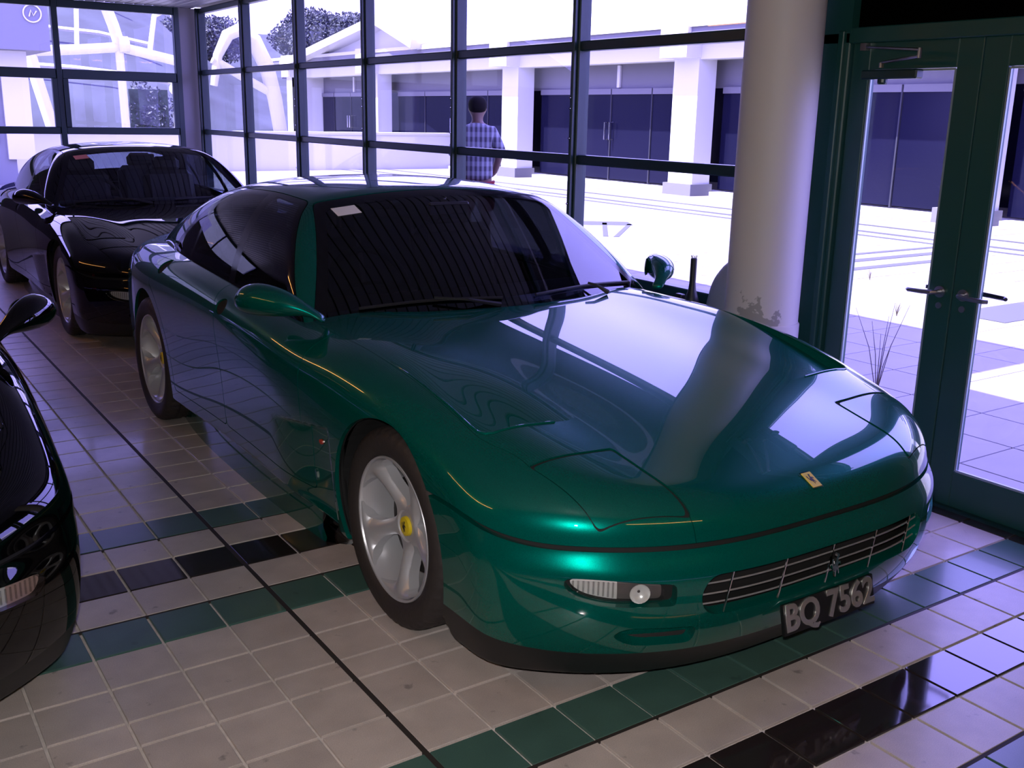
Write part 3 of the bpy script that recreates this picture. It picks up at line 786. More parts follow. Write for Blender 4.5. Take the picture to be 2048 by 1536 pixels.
# ------------------------------------------------------------------ the car
def surf_point(Fn, p, d):
    """first surface point from p along d"""
    p, d = np.array(p, float), np.array(d, float); d /= np.linalg.norm(d)
    t = np.arange(0, 2.5, .002); v = Fn(p + t[:, None]*d); i = np.argmax(v < 0)
    t0 = t[i-1] + .002*v[i-1]/(v[i-1]-v[i]); q = p + t0*d
    return q, unit(grad(Fn, q[None]))[0]
def build_car(root, paint_m, glass_m):
    P = lambda n, M, m, par=root, Fn=Fb, **k: part(n, M, m, par, Fn, **k)
    body = shell(Fb, (-1., -1.05, .08), (1., 3.86, .98), .0120, (-.48, -.42, .42), (.48, 3.15, .42))
    A = lambda Q: np.abs(Q[:, 0])
    # wheel arches and cabin opening
    def arch(Q):
        f = np.hypot(Q[:, 1]+.015, Q[:, 2]-.322) - .347
        r = np.hypot(Q[:, 1]-2.6, Q[:, 2]-.325) - .352
        return np.maximum(np.minimum(f, r), .60 - A(Q))
    _, body = cut(body, arch, Fb)
    cabin = lambda Q: np.maximum(convex([(0, .74), (.70, .84), (.72, 2.5), (.55, 2.8), (0, 2.8)], (0, 1), .05)(Q), .70-Q[:, 2])
    _, body = cut(body, cabin, Fb)
    # inner dark shell behind all gaps and openings
    Vc, Tc = weld(*body); Nc = unit(grad(Fb, Vc))
    off = .022 + .05*sstep(-Vc[:, 1], .52, .64)*sstep(Vc[:, 2], .20, .26)*(1-sstep(Vc[:, 2], .42, .45))
    off = off + 1.3*vent(np.abs(Vc[:, 0]), Vc[:, 1])*(Vc[:, 2] > .5)*(np.abs(Vc[:, 0]) < .84)
    obj_np('inner_shell', Vc - Nc*off[:, None], Tc, 'dark_core', root)
    # front bumper below the nose gap
    zg = lambda Q: .485 + .05*sstep(Q[:, 1], -.72, -.36)
    front = lambda Q: np.maximum(Q[:, 2] - zg(Q), Q[:, 1] + .02)
    bump, body = cut(body, front, Fb, .013)
    lipz = lambda Q: Q[:, 2] - (.186 + .03*sstep(Q[:, 1], -.75, -.4))
    lip, bump = cut(bump, lipz, Fb, .0)
    P('front_lip', lip, 'black_plastic', depth=.02)
    grille_f = lambda Q: np.maximum(np.hypot(np.maximum(A(Q)-.402, 0), (Q[:, 2]-.354)) - .058, Q[:, 1]+.6)
    _, bump = cut(bump, grille_f, Fb)
    global RAW_BUMPER
    RAW_BUMPER = bump
    fogp = [(.528, .338), (.690, .340), (.752, .360), (.778, .392), (.772, .413), (.735, .418), (.528, .398)]
    fog_f = convex(fogp, (0, 2), .02, lambda Q: Q[:, 1]+.4)
    fog, bump = cut(bump, fog_f, Fb)
    duct_f = convex([(.458, .212), (.62, .216), (.668, .250), (.64, .276), (.458, .268)], (0, 2), .03, lambda Q: Q[:, 1]+.4)
    duct, bump = cut(bump, duct_f, Fb)
    bo = P('front_bumper', bump, paint_m, depth=.035)
    for sg, nm in ((-1, 'r'), (1, 'l')):
        half = lambda M: cut(M, lambda Q: -Q[:, 0]*sg, Fb)[0]
        fl_ = half(fog); inner, _ = cut(fl_, convex(fogp, (0, 2), .02, None, [.008]*6 + [.03]), Fb)
        lens = P('fog_lamp', inner, 'lens_glass', offset=.010, depth=.002)
        bright, dark = cut(inner, lambda Q: .665 - A(Q), Fb)
        P('turn_reflector', bright, 'lamp_inner', lens, offset=.03, depth=0)
        P('lamp_housing', fl_, 'dark_core', lens, offset=.034, depth=0)
        dk, _ = cut(dark, convex([(.565, .335), (.655, .335), (.655, .42), (.565, .42)], (0, 2), .05), Fb)
        P('lamp_bowl', dark, 'lamp_dark', lens, offset=.032, depth=0)
        q, nrm = surf_point(Fb, (sg*.615, -1.3, .372), (0, 1, 0))
        mb = MB()
        R = Vector((0, 0, 1)).rotation_difference(Vector(nrm)).to_matrix()
        ring = MB().lathe([(.004, -.028), (.016, -.026), (.024, -.018), (.027, -.012)], n=20)
        mb.add([Vector(q) + R @ Vector(v) for v in ring.v], ring.f)
        mb.build('lamp_reflector', 'lamp_inner', lens, smooth=True)
        rib = MB()
        for k in range(9):
            x = .675 + k*.0105; q, nrm = surf_point(Fb, (sg*x, -1.3, .378), (0, 1, 0)); q = q - nrm*.022
            rib.tube([(q[0], q[1], q[2]-.020+.0018*k), (q[0], q[1], q[2]+.022)], .0028, 5)
        rib.build('turn_lens_ribs', 'lens_glass', lens)
        P('brake_duct', half(duct), paint_m, offset=.034, depth=0)
    # grille bars
    gw = MB()
    def fpt(x, z, d=.006):
        q, n_ = surf_point(Fb, (x, -1.3, z), (0, 1, 0)); return q + np.array([0, d, 0])
    for z in (.326, .354, .384):
        hw = .402 + math.sqrt(max(.058**2-(z-.354)**2, 0)) - .004
        MB().tube([fpt(x, z, .016) for x in np.linspace(-hw, hw, 25)], .0026, 6).build('grille_bar', 'grille_metal', root, smooth=True)
    for x in (-.375, -.19, 0, .19, .375):
        MB().tube([fpt(x-.012, .298, .004)+np.array([0, 0, 0]), fpt(x+.010, .411, .004)], .003, 6).build('grille_post', 'chrome', root, smooth=True)
    c = fpt(.004, .354, -.002)
    horse(.036, .008, lambda u, v, d: (c[0]+u, c[1]-d, c[2]+v)).build('grille_emblem', 'chrome', root)
    # hood, headlamp covers
    hl = [(.752, -.518), (.472, -.528), (.452, -.842), (.690, -.745)]
    up = lambda Q: .40-Q[:, 2]
    body_hl, body = cut(body, convex(hl, (0, 1), .02, up), Fb)
    cov, seal_ = cut(body_hl, convex(hl, (0, 1), .022, up, [.012, .011, .002, .002]), Fb)
    for sg in (-1, 1):
        hc_ = P('headlamp_cover', cut(cov, lambda Q: -Q[:, 0]*sg, Fb)[0], paint_m, depth=.008)
        P('headlamp_seal_shade', cut(seal_, lambda Q: -Q[:, 0]*sg, Fb)[0], 'dark_core', hc_, offset=.006, depth=0)  # dark strip: rubber seal, with the gap's shadow put into its colour
    def hood_f(Q):
        a, s = A(Q), Q[:, 1]
        g1 = np.maximum(a-(.478+.0637*(s+.528)), s+.38)
        g2 = np.maximum(smax(a-(.750+.046*sstep(s, -.52, -.30)), s-(.66+.33*a*a*.5), .03), -.526-s)
        return np.maximum(smax(np.minimum(g1, g2), s-.72, .01), .42-Q[:, 2])
    hood, body = cut(body, hood_f, Fb, .0016)
    vf_ = convex([(.452, .40), (.786, .40), (.786, -.345), (.452, -.345)], (0, 1), .05, lambda Q: .5-Q[:, 2])
    vents, hood = cut(hood, vf_, Fb)
    ho = P('hood', hood, paint_m, depth=.040)
    for sg in (-1, 1):
        vm, vt = cut(vents, lambda Q: -Q[:, 0]*sg, Fb)[0]
        rim = [(.787, .20-.06*k) for k in range(9)] + [(.784, -.318), (.772, -.336), (.752, -.3455)] + [(.74-.04*k, -.3465) for k in range(6)]
        MB().tube([surf_point(Fb, (sg*u_, v_, 1.2), (0, 0, -1))[0] for u_, v_ in rim], [.0008+.0036*min(1, k/6) for k in range(len(rim))], 8).build('vent_rim', paint_m, ho, smooth=True)
        P('hood_vent', (newton(Fv, vm, 4), vt), paint_m, ho, Fv, depth=0)
    q, nrm = surf_point(Fb, (0, -.844, 1.2), (0, 0, -1))
    t1 = Vector((1, 0, 0)); nv = Vector(nrm); t2 = nv.cross(t1)
    fr = lambda h: (lambda u, v, d: Vector(q) + t1*u + t2*v + nv*(d+h))
    MB().prism([(-.021, -.031), (.021, -.031), (.021, .031), (-.021, .031)], 0, .002, fr(0)).build('hood_badge_frame', 'chrome', ho)
    MB().prism([(-.018, -.027), (.018, -.027), (.018, .027), (-.018, .027)], 0, .0012, fr(.002)).build('hood_badge', 'yellow', ho)
    horse(.019, .0008, lambda u, v, d: fr(.0032)(u, v+.002, d)).build('hood_badge_horse', 'black_plastic', ho)
    # doors
    for sg in (-1, 1):
        keep = side_sign(sg)
        lo_z = lambda Q: .235 - Q[:, 2]
        def fd(Q):
            s, z = Q[:, 1], Q[:, 2]
            fe = .600 + .05*np.clip(z-.72, 0, 1)*6*(z > .72)*0 - .02*np.sin(np.clip((z-.3)/.5, 0, 1)*np.pi)
            re = 1.515 + .05*sstep(z, .72, .86) - .045*np.sin(np.clip((z-.25)/.6, 0, 1)*np.pi)
            return np.maximum(smax(smax(fe - s, s - re, .03), .245 - z, .05), keep(Q))
        def rd(Q):
            s, z = Q[:, 1], Q[:, 2]
            fe = 1.515 + .05*sstep(z, .72, .86) - .045*np.sin(np.clip((z-.25)/.6, 0, 1)*np.pi)
            ar = .405 - np.hypot(s-2.6, z-.325)
            return np.maximum(smax(smax(smax(fe - s, s - 2.50, .03), .245 - z, .05), ar, .03), keep(Q))
        for nm, fld, hs in (('front_door', fd, (1.437, .775)), ('rear_door', rd, (2.367, .815))):
            d_, body = cut(body, fld, Fb, .004)
            hf = lambda Q: (np.hypot((Q[:, 1]-hs[0])/.050, (Q[:, 2]-hs[1])/.030) - 1)*.03
            h_, d_ = cut(d_, hf, Fb, .001)
            do = P(nm, d_, paint_m, depth=.015)
            P('door_handle', h_, 'dark_core', do, offset=.006, depth=0)
    # trunk lid and rest
    trunk, body = cut(body, lambda Q: np.maximum(convex([(0, 2.9), (.62, 2.9), (.62, 3.30), (0, 3.52)], (0, 1), .04)(Q), .78-Q[:, 2]), Fb, .004)
    P('trunk_lid', trunk, paint_m)
    P('body', body, paint_m, depth=.014)
    # ---------------- greenhouse
    gh = shell(Gb, (-.9, .25, .70), (.9, 3.65, 1.36), .0130, (-.22, 1.25, .80), (.22, 2.55, .80))
    _, gh = cut(gh, lambda Q: Fb(Q) + .035, Gb)
    PG = lambda n, M, m, par=root, **k: part(n, M, m, par, Gb, **k)
    sw = lambda Q: Q[:, 1] - (WS(Q[:, 2]) + .33*Q[:, 0]**2 + .05)
    def ws_out(Q, ins=0.0):
        a, z = A(Q), Q[:, 2]
        e = (a - (.795 - .60*(z-.80) + .10*(z-1.0)*(z-.8)))*.86 + ins
        t = z - (1.238 - .145*a*a) + ins*.7
        return np.maximum(smax(e, t, .04), sw(Q))
    wsr, gh = cut(gh, lambda Q: ws_out(Q), Gb, .002)
    glass, seal = cut(wsr, lambda Q: ws_out(Q, .034), Gb)
    wso = PG('windshield', glass, glass_m, depth=.004)
    PG('windshield_seal', seal, 'black_gloss', depth=.008)
    for sg in (-1, 1):
        keep = lambda Q: np.maximum(-Q[:, 0]*sg + .35, -sw(Q)-.03)
        dlo = convex([(.80, .80), (.86, .862), (1.335, 1.196), (1.67, 1.214), (2.10, 1.198), (2.33, 1.10), (2.66, .87), (2.66, .80)], (1, 2), .03, keep)
        D, gh = cut(gh, dlo, Gb, .002)
        for nm, pg in (('front_side_window', [(.865, .85), (1.355, 1.182), (1.635, 1.198), (1.535, .85)]), ('rear_side_window', [(1.60, .85), (1.725, 1.199), (2.09, 1.184), (2.225, 1.115), (2.205, .85)]),
                       ('quarter_window', [(2.235, .85), (2.262, 1.095), (2.34, 1.05), (2.60, .87), (2.60, .85)])):
            w_, D = cut(D, convex(pg, (1, 2), .02), Gb)
            PG(nm, w_, glass_m, depth=.004)
        PG('window_trim', D, 'black_gloss', depth=.01)
    rear, gh = cut(gh, lambda Q: np.maximum(convex([(0, 2.40), (.56, 2.46), (.53, 3.0), (0, 3.12)], (0, 1), .06)(Q), .86-Q[:, 2]), Gb, .003)
    PG('rear_window', rear, 'car_glass_clear', depth=.004)
    PG('roof', gh, paint_m, depth=.03)
    # inspection sticker on the glass, wipers
    def wsp_(x, z, d=0.0):
        q_, n_ = surf_point(Gb, (x, -.5, z), (0, 1, 0)); return Vector(q_) + Vector(n_)*d
    a_, b_, c_, d_ = wsp_(-.515, 1.172, .003), wsp_(-.415, 1.184, .003), wsp_(-.405, 1.158, .003), wsp_(-.505, 1.146, .003)
    mb = MB(); nn = (b_-a_).cross(d_-a_).normalized()
    mb.add([a_, b_, c_, d_] + [p_ + nn*.001 for p_ in (a_, b_, c_, d_)], [(0, 1, 2, 3), (4, 5, 6, 7), (0, 1, 5, 4), (1, 2, 6, 5), (2, 3, 7, 6), (3, 0, 4, 7)])
    mb.build('windshield_sticker', 'white_label', wso)
    for x0, x1, za, zb, xp in ((-.62, -.06, .846, .858, -.20), (.10, .70, .858, .846, .36)):
        MB().tube([wsp_(x, za+(zb-za)*(x-x0)/(x1-x0)+.012*math.sin(math.pi*(x-x0)/(x1-x0)), .008) for x in np.linspace(x0, x1, 14)], .006, 6).build('wiper_blade', 'black_plastic', root)
        xm = (x0+x1)/2
        MB().tube([wsp_(xm, (za+zb)/2+.012, .022), wsp_((xm+xp)/2+.05, .848, .03), (xp+.12, .63+.3*xp*xp, .842)], [.005, .006, .010], 6).build('wiper_arm', 'black_plastic', root)
    # mirrors
    for sg in (-1, 1):
        path = [(.78, .71, .832), (.805, .722, .850), (.83, .74, .866), (.855, .765, .877), (.885, .80, .886), (.92, .85, .892), (.955, .905, .894), (.985, .955, .891), (1.003, .985, .887), (1.010, .995, .885)]
        rads = [(.034, .014), (.030, .014), (.032, .019), (.044, .030), (.062, .046), (.076, .056), (.080, .060), (.068, .053), (.042, .033), (.006, .006)]
        V, F, n = [], [], 24
        for (px, py, pz), (ra, rb) in zip(path, rads):
            t = Vector((.75, .62, .12)).normalized(); w = Vector((-.62, .75, 0)).normalized(); hgt = t.cross(w)
            for k in range(n):
                al = 2*math.pi*k/n
                ww = ra*math.cos(al)*(.62 if math.cos(al) > 0 else 1.0)
                p_ = Vector((px, py, pz)) + w*ww + hgt*rb*math.sin(al)
                V.append((p_.x*sg, p_.y, p_.z))
        m = len(path)
        F = [(i*n+k, i*n+(k+1) % n, (i+1)*n+(k+1) % n, (i+1)*n+k) for i in range(m-1) for k in range(n)] + [tuple(range(n)), tuple(range((m-1)*n, m*n))]
        mo = MB().add(V, F).build('side_mirror', paint_m, root, smooth=True)
        sub = mo.modifiers.new('smooth', 'SUBSURF'); sub.levels = sub.render_levels = 2
        gl_ = MB(); cc = Vector((.945, .89, .892)); w = Vector((-.62, .75, 0)).normalized(); t = Vector((.75, .62, .12)).normalized(); hg = t.cross(w)
        pts = [cc + w*.044 + t*.058*math.cos(k*.2618) + hg*.042*math.sin(k*.2618) for k in range(24)]
        gl_.add([(p_.x*sg, p_.y, p_.z) for p_ in pts] + [(p_.x*sg+w.x*.004*sg, p_.y+w.y*.004, p_.z) for p_ in pts], [tuple(range(24)), tuple(range(24, 48))] + [(k, (k+1) % 24, 24+(k+1) % 24, 24+k) for k in range(24)])
        gl_.build('mirror_glass', 'chrome', mo)
    # side marker, fender badge, fog etc.
    for sg in (-1, 1):
        for nm, mt, s_, z_, ra, rb in (('side_marker', 'orange_lens', .515, .452, .013, .009), ('fender_badge', 'chrome', .585, .310, .006, .022)):
            q, nrm = surf_point(Fb, (sg*1.3, s_, z_), (-sg, 0, 0)); mb = MB(); nv = Vector(nrm); t1 = Vector((0, 1, 0)); t1 = (t1-nv*t1.dot(nv)).normalized(); t2 = nv.cross(t1)
            mb.prism([(ra*math.cos(k*.5236), rb*math.sin(k*.5236)) for k in range(12)], -.002, .005, lambda u, v, d: Vector(q)+t1*u+t2*v+nv*d)
            mb.build(nm, mt, root)
        for xx in (.44, .66):
            q, nrm = surf_point(Fb, (sg*xx, 4.5, .66), (0, -1, 0)); R = Vector((0, 0, 1)).rotation_difference(Vector(nrm)).to_matrix()
            l_ = MB().lathe([(.0001, .012), (.06, .010), (.078, .004), (.08, -.02)], n=28)
            MB().add([Vector(q)+R @ Vector(v) for v in l_.v], l_.f).build('tail_lamp', 'red_lens', root, smooth=True)
    # arch liners
    for s_ in (0, 2.6):
        for sg in (-1, 1):
            mb = MB(); n = 30; V = []
            for a_ in (.56, .895):
                for k in range(n+1):
                    al = math.radians(-25 + 230*k/n); r_ = .358
                    V.append((sg*a_, s_ - .01 + r_*math.cos(al), .325 + r_*math.sin(al)))
            F = [(k, k+1, n+2+k, n+1+k) for k in range(n)] + [tuple(range(n, -1, -1))]
            mb.add(V, F).build('arch_liner', 'dark_core', root)
    # interior
    mb = MB(); mb.box((0, 1.75, .36), (1.40, 1.9, .04)); mb.build('cabin_floor', 'interior_dark', root)
    prof = [(.78, .80), (.84, .838), (.95, .858), (1.02, .850), (1.06, .80), (1.04, .66), (.98, .5), (.78, .5)]
    mb = MB(); V = []; xs = np.linspace(-.70, .70, 13)
    for x in xs:
        for (s_, z_) in prof: V.append((x, s_ + .22*x*x, z_ - .03*x*x))
    n = len(prof); F = [(i*n+k, i*n+(k+1) % n, (i+1)*n+(k+1) % n, (i+1)*n+k) for i in range(12) for k in range(n)] + [tuple(range(n)), tuple(range(12*n, 13*n))]
    mb.add(V, F).build('dashboard', 'interior_dark', root, smooth=True)
    tor = MB(); V = []; n, m = 40, 10; tilt = Matrix.Rotation(math.radians(62), 3, 'X')
    for i in range(n):
        for k in range(m):
            a_, b_ = 2*math.pi*i/n, 2*math.pi*k/m
            V.append(Vector((-.36, 1.20, .84)) + tilt @ Vector(((.178+.014*math.cos(b_))*math.cos(a_), (.178+.014*math.cos(b_))*math.sin(a_), .014*math.sin(b_))))
    tor.add(V, [(i*m+k, ((i+1) % n)*m+k, ((i+1) % n)*m+(k+1) % m, i*m+(k+1) % m) for i in range(n) for k in range(m)])
    for a_ in (0, math.pi, -math.pi/2):
        tor.tube([Vector((-.36, 1.20, .84)), Vector((-.36, 1.20, .84)) + tilt @ Vector((.175*math.cos(a_), .175*math.sin(a_), 0))], [.035, .012], 8)
    tor.build('steering_wheel', 'interior_dark', root, smooth=True)
    for x, s_ in ((-.36, 1.50), (.36, 1.50), (-.34, 2.28), (.34, 2.28)):
        sb = MB(); sb.box((x, s_-.10, .52), (.46, .50, .16), bev=.05); sb.box((x, s_+.20, .76), (.44, .13, .56), rx=-.28, bev=.05)
        so = sb.build('seat', 'seat_leather', root)
        MB().box((x, s_+.30, 1.075), (.24, .09, .14), rx=-.2, bev=.04).build('headrest', 'seat_leather', so)
    MB().box((0, 1.18, 1.165), (.20, .02, .055), rx=.2, bev=.008).build('rear_view_mirror', 'black_plastic', root)
    # wheels
    for s_ in (0, 2.6):
        for sg in (-1, 1):
            a_ = .783 if s_ == 0 else .800
            w = inst('wheel', WM[1], root, (sg*a_, s_, .3125), (math.radians(-90), 0, math.pi if sg < 0 else 0))
            for me, nm in ((WM[0], 'tire'), (WM[2], 'hub_cap'), (WM[3], 'brake_disc')): inst(nm, me, w)
            inst('hub_emblem', WM[4], w)
    return root
# ------------------------------------------------------------------ cars
WM = list(make_wheel_meshes())
WM.append(horse(.019, .001, lambda u, v, d: (.0668+d, -v, u)).mesh('hub_emblem', 'black_plastic'))
CAR1 = empty('sedan_car', (2.235, 2.615, 0))
tag(CAR1, 'metallic green sports saloon with black number plate parked beside the glass doors', 'car', 'sports cars in the showroom')
build_car(CAR1, 'green_paint', 'car_glass')
# number plate only on this car
q, nrm = surf_point(Fb, (.004, -1.3, .226), (0, 1, 0))
nv = Vector((0, -1, .22)).normalized(); t2 = nv.cross(Vector((1, 0, 0))) * -1
t2 = Vector((0, .22, 1)).normalized(); pc = Vector((.006, -.942, .229))
pl = MB().prism([(-.192, -.044), (.192, -.044), (.192, .044), (-.192, .044)], -.004, .006, lambda u, v, d: pc + Vector((1, 0, 0))*u + t2*v + nv*d).build('number_plate', 'plate_black', CAR1)
tm = text_mesh('plate_characters', 'BQ 7562', .098, .0022, 'plate_silver', (1.06, 1.08))
to = inst('plate_characters', tm, pl)
to.matrix_local = Matrix.Translation(pc + nv*.008) @ Matrix((Vector((1, 0, 0)), t2, nv)).transposed().to_4x4()
# ------------------------------------------------------------------ outside: plaza
mat('amber_inner', (.55, .38, .34), .3, .3)
mat('paving', (.21, .20, .20), .55, noise=(3, .06))
mat('paving_joint', (.16, .155, .16), .8)
mat('paving_band', (.06, .06, .07), .6)
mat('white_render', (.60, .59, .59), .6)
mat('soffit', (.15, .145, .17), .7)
mat('shop_glass', (.006, .006, .022), .15, spec=.14)
mat('shop_frame', (.035, .035, .05), .5, spec=.2)
mat('roof_white', (.55, .54, .54), .5)
mat('steel_white', (.60, .59, .58), .35)
mat('foliage', (.055, .062, .080), .7, noise=(4, .4))  # leaf colour lightened and blued to carry the distant haze
mat('bark', (.09, .07, .06), .8)
mat('hill_grass', (.030, .034, .048), .9, noise=(.6, .3))  # blue of the distant haze is put into the grass colour
mat('hedge', (.035, .05, .04), .8, noise=(6, .5))
mat('bldg_grey', (.17, .17, .20), .6)
mat('dry_grass', (.10, .08, .06), .8)
pz = MB().box((40, 20, -.085), (72, 160, .15)).build('plaza', 'paving_joint'); tag(pz, kind='structure')
# near slabs one by one, the rest as a field
slab = .45
smesh = MB().box((0, 0, -.006), (slab-.008, slab-.008, .012), bev=.002).mesh('paving_slab', 'paving')
fld = MB()
nx = 0
for i in range(0, 60):
    for j in range(-6, 70):
        cx, cy = 3.90+slab*(i+.5), -1+slab*(j+.5)
        q = to_px((cx, cy, 0)); inb = 1640 < (q[0] if q else 0) < 2110 and q[1] > 560
        if inb: inst('paving_slab', smesh, pz, (cx, cy, 0)); nx += 1
        else:
            h_ = slab/2-.004; fld.add([(cx-h_, cy-h_, 0), (cx+h_, cy-h_, 0), (cx+h_, cy+h_, 0), (cx-h_, cy+h_, 0)], [(0, 1, 2, 3)])
for i in range(0, 20):
    for j in range(0, 40):
        cx, cy = -20+i*4.5, 30.5+4.5*(j+.5); h_ = 2.245
        if 3.9 < cx+2.3 and cx < 30.9: cy += .0
        fld.add([(cx-h_, cy-h_, -.001), (cx+h_, cy-h_, -.001), (cx+h_, cy+h_, -.001), (cx-h_, cy+h_, -.001)], [(0, 1, 2, 3)])
for j in range(5):
    cx, cy = -14+j*4.5, 14.5
    for k in range(4): fld.add([(cx-2.24, cy-2.2+4.4*k, -.001), (cx+2.24, cy-2.2+4.4*k, -.001), (cx+2.24, cy+2.2+4.4*k, -.001), (cx-2.24, cy+2.2+4.4*k, -.001)], [(0, 1, 2, 3)])
tag(fld.build('paving_field', 'paving', pz, fix=False), kind='stuff')
def band(p, q, w):
    p, q = Vector((*p, 0)), Vector((*q, 0)); d = (q-p); c = (p+q)/2
    MB().box((c.x, c.y, .002), (d.length, w, .006), rz=math.atan2(d.y, d.x)).build('paving_band', 'paving_band', pz)
band((12.85, 5), (12.85, 30), .14); band((12.38, 5), (12.38, 30), .10); band((13.7, 5), (13.7, 34), .12)
band((9.9, 7.97), (12.3, 7.97), .10); band((9.2, 7.58), (12.3, 7.58), .16); band((8.9, 7.13), (11.4, 7.13), .14)
band((8.8, 10.75), (9.95, 12.2), .07); band((8.9, 10.65), (10.2, 11.9), .07); band((10.25, 11.95), (9.6, 12.35), .5); band((7.9, 4.75), (9.2, 4.75), .5)
# weeds between the slabs
for i, (wx, wy, hh, lab) in enumerate(((5.05, 3.60, .55, 'tall dry weed stems outside the door pane beside the column'), (7.37, 5.14, .12, 'small dry grass tuft on the sunlit paving beyond the door'), (8.86, 6.54, .12, 'tiny dry grass tuft far out on the sunlit paving'))):
    rnd = random.Random(5+i); mb = MB()
    for k in range(7):
        a_ = rnd.uniform(0, 6.28); r_ = hh*rnd.uniform(.1, .35); h2 = hh*rnd.uniform(.6, 1)
        mb.tube([(0, 0, 0), (r_*.4*math.cos(a_), r_*.4*math.sin(a_), h2*.55), (r_*math.cos(a_), r_*math.sin(a_), h2)], [.003, .0024, .001], 5)
    tag(mb.build('weed', 'dry_grass', None, loc=(wx, wy, 0)), lab, 'weed')
# ------------------------------------------------------------------ shop building across the plaza
SB = empty('shop_building', (15.3, 20, 0)); tag(SB, 'long low white arcade building with dark shop windows across the plaza', 'building')
def bpart(name, m, *boxes, par=None):
    mb = MB()
    for c, d in boxes: mb.box((c[0]-15.3, c[1]-20, c[2]), d)
    return mb.build(name, m, par or SB)
colY = [3.2, 9.75, 16.3, 22.85, 30.8, 37.1]
for yy in colY:
    bpart('arcade_column', 'white_render', ((15.55, yy, 1.5), (.5, .74, 3.0)), ((15.15, yy, 3.15), (.5, .80, .75)))
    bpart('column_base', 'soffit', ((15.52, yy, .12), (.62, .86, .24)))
bpart('fascia', 'white_render', ((15.5, 17.8, 2.97), (.36, 40, .44)))
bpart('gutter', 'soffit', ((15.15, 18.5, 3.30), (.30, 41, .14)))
bpart('roof_edge', 'white_render', ((15.2, 18.5, 3.42), (.45, 41, .10)))
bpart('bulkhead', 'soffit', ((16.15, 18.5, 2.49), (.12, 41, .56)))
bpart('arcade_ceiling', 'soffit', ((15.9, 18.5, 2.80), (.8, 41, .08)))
bpart('rear_wall', 'shop_glass', ((19.5, 18.5, 1.5), (.2, 41, 3.0)))
bpart('plinth_step', 'white_render', ((16.05, 18.5, .04), (.6, 41, .08)))
for a_, b_ in zip(colY[:-1], colY[1:]):
    n_ = 4; w_ = (b_-a_-.74)/n_
    for k in range(n_):
        y0 = a_+.37+w_*k
        p_ = bpart('shop_pane', 'shop_glass', ((16.05, y0+w_/2, 1.13), (.02, w_-.03, 2.0)))
        bpart('pane_frame', 'shop_frame', ((16.04, y0+.015, 1.15), (.05, .03, 2.1)), par=p_)
        bpart('vent_strip', 'soffit', ((16.03, y0+w_/2, 2.16), (.05, w_-.04, .13)), par=p_)
    ym = (a_+b_)/2
    for s_ in (-.09, .09):
        mb = MB(); yy = ym+s_-20
        mb.tube([(.72, yy, 1.05), (.62, yy, 1.05), (.62, yy, 1.45), (.72, yy, 1.45)], .022, 6); mb.build('pull_handle', 'chrome', SB)
    bpart('sign_light', 'white_render', ((16.06, ym-.2, 2.5), (.05, .10, .5)))
# roofs: long slope and the gable at the far end
mb = MB(); V = [(-.35, -22, 3.47), (-.35, 7.2, 3.47), (6.0, 7.2, 5.2), (6.0, -22, 5.2)]
mb.add(V + [(x_, y_, z_-.12) for x_, y_, z_ in V], [(0, 1, 2, 3), (4, 5, 6, 7), (0, 1, 5, 4), (1, 2, 6, 5), (2, 3, 7, 6), (3, 0, 4, 7)]); mb.build('roof', 'roof_white', SB)
def slab3(name, m, A_, B_, C_, D_, t):
    A_, B_, C_, D_ = [Vector(p)-Vector((15.3, 20, 0)) for p in (A_, B_, C_, D_)]; n_ = (B_-A_).cross(D_-A_).normalized()*t
    P_ = [A_, B_, C_, D_]; MB().add(P_+[p+n_ for p in P_], [(0, 1, 2, 3), (4, 5, 6, 7), (0, 1, 5, 4), (1, 2, 6, 5), (2, 3, 7, 6), (3, 0, 4, 7)]).build(name, m, SB)
slab3('gable_roof', 'roof_white', (14.6, 36.9, 3.30), (14.6, 29.3, 4.40), (24, 29.3, 4.40), (24, 36.9, 3.30), -.24)
slab3('gable_roof', 'roof_white', (14.6, 29.3, 4.40), (14.6, 26.9, 3.60), (24, 26.9, 3.60), (24, 29.3, 4.40), -.24)
slab3('gable_wall', 'white_render', (15.25, 36.4, 3.3), (15.25, 29.3, 4.36), (15.25, 27.3, 3.7), (15.25, 27.3, 3.3), .1)
bpart('end_pier', 'white_render', ((15.9, 37.2, 1.65), (1.2, 1.6, 3.3)))
# ------------------------------------------------------------------ beyond the far glass wall
def hill_z(x, y):
    k = 1/(1+math.exp((x-.16*y-8.3)*.55))
    return max(0, (y-40))*(.14+.26*k) + .3*math.sin(x*.21)+.3*math.sin(y*.33+x*.1)
V = []; nx_, ny_ = 40, 24
for j in range(ny_):
    for i in range(nx_):
        x_, y_ = -30+i*2.4, 42+j*2.6; V.append((x_, y_, hill_z(x_, y_) - (1.2 if j == 0 else 0)))
hill = MB().add(V, [(j*nx_+i, j*nx_+i+1, (j+1)*nx_+i+1, (j+1)*nx_+i) for j in range(ny_-1) for i in range(nx_-1)]).build('hill', 'hill_grass', None, smooth=True)
tag(hill, kind='structure')
for k in range(4):
    MB().tube([(-6+x_*2.2, 46+k*5, hill_z(-6+x_*2.2, 46+k*5)+.25+.05*x_) for x_ in range(10)], .10, 5).build('terrace_edge', 'steel_white', hill)
gw = MB().box((4.0, 27.0, .48), (26, .3, .96)).build('garden_wall', 'white_render'); tag(gw, 'long low white garden wall beyond the far windows', 'wall')
MB().box((0+4, 27, .99), (26, .42, .07)).build('coping', 'white_render', gw)
MB().box((6.55, 26.83, .62), (.34, .03, .20)).build('vent_plate', 'bldg_grey', gw)
GS = empty('steel_pergola', (7.3, 30, 0)); tag(GS, 'white tubular steel arch structure beyond the far windows', 'pergola')
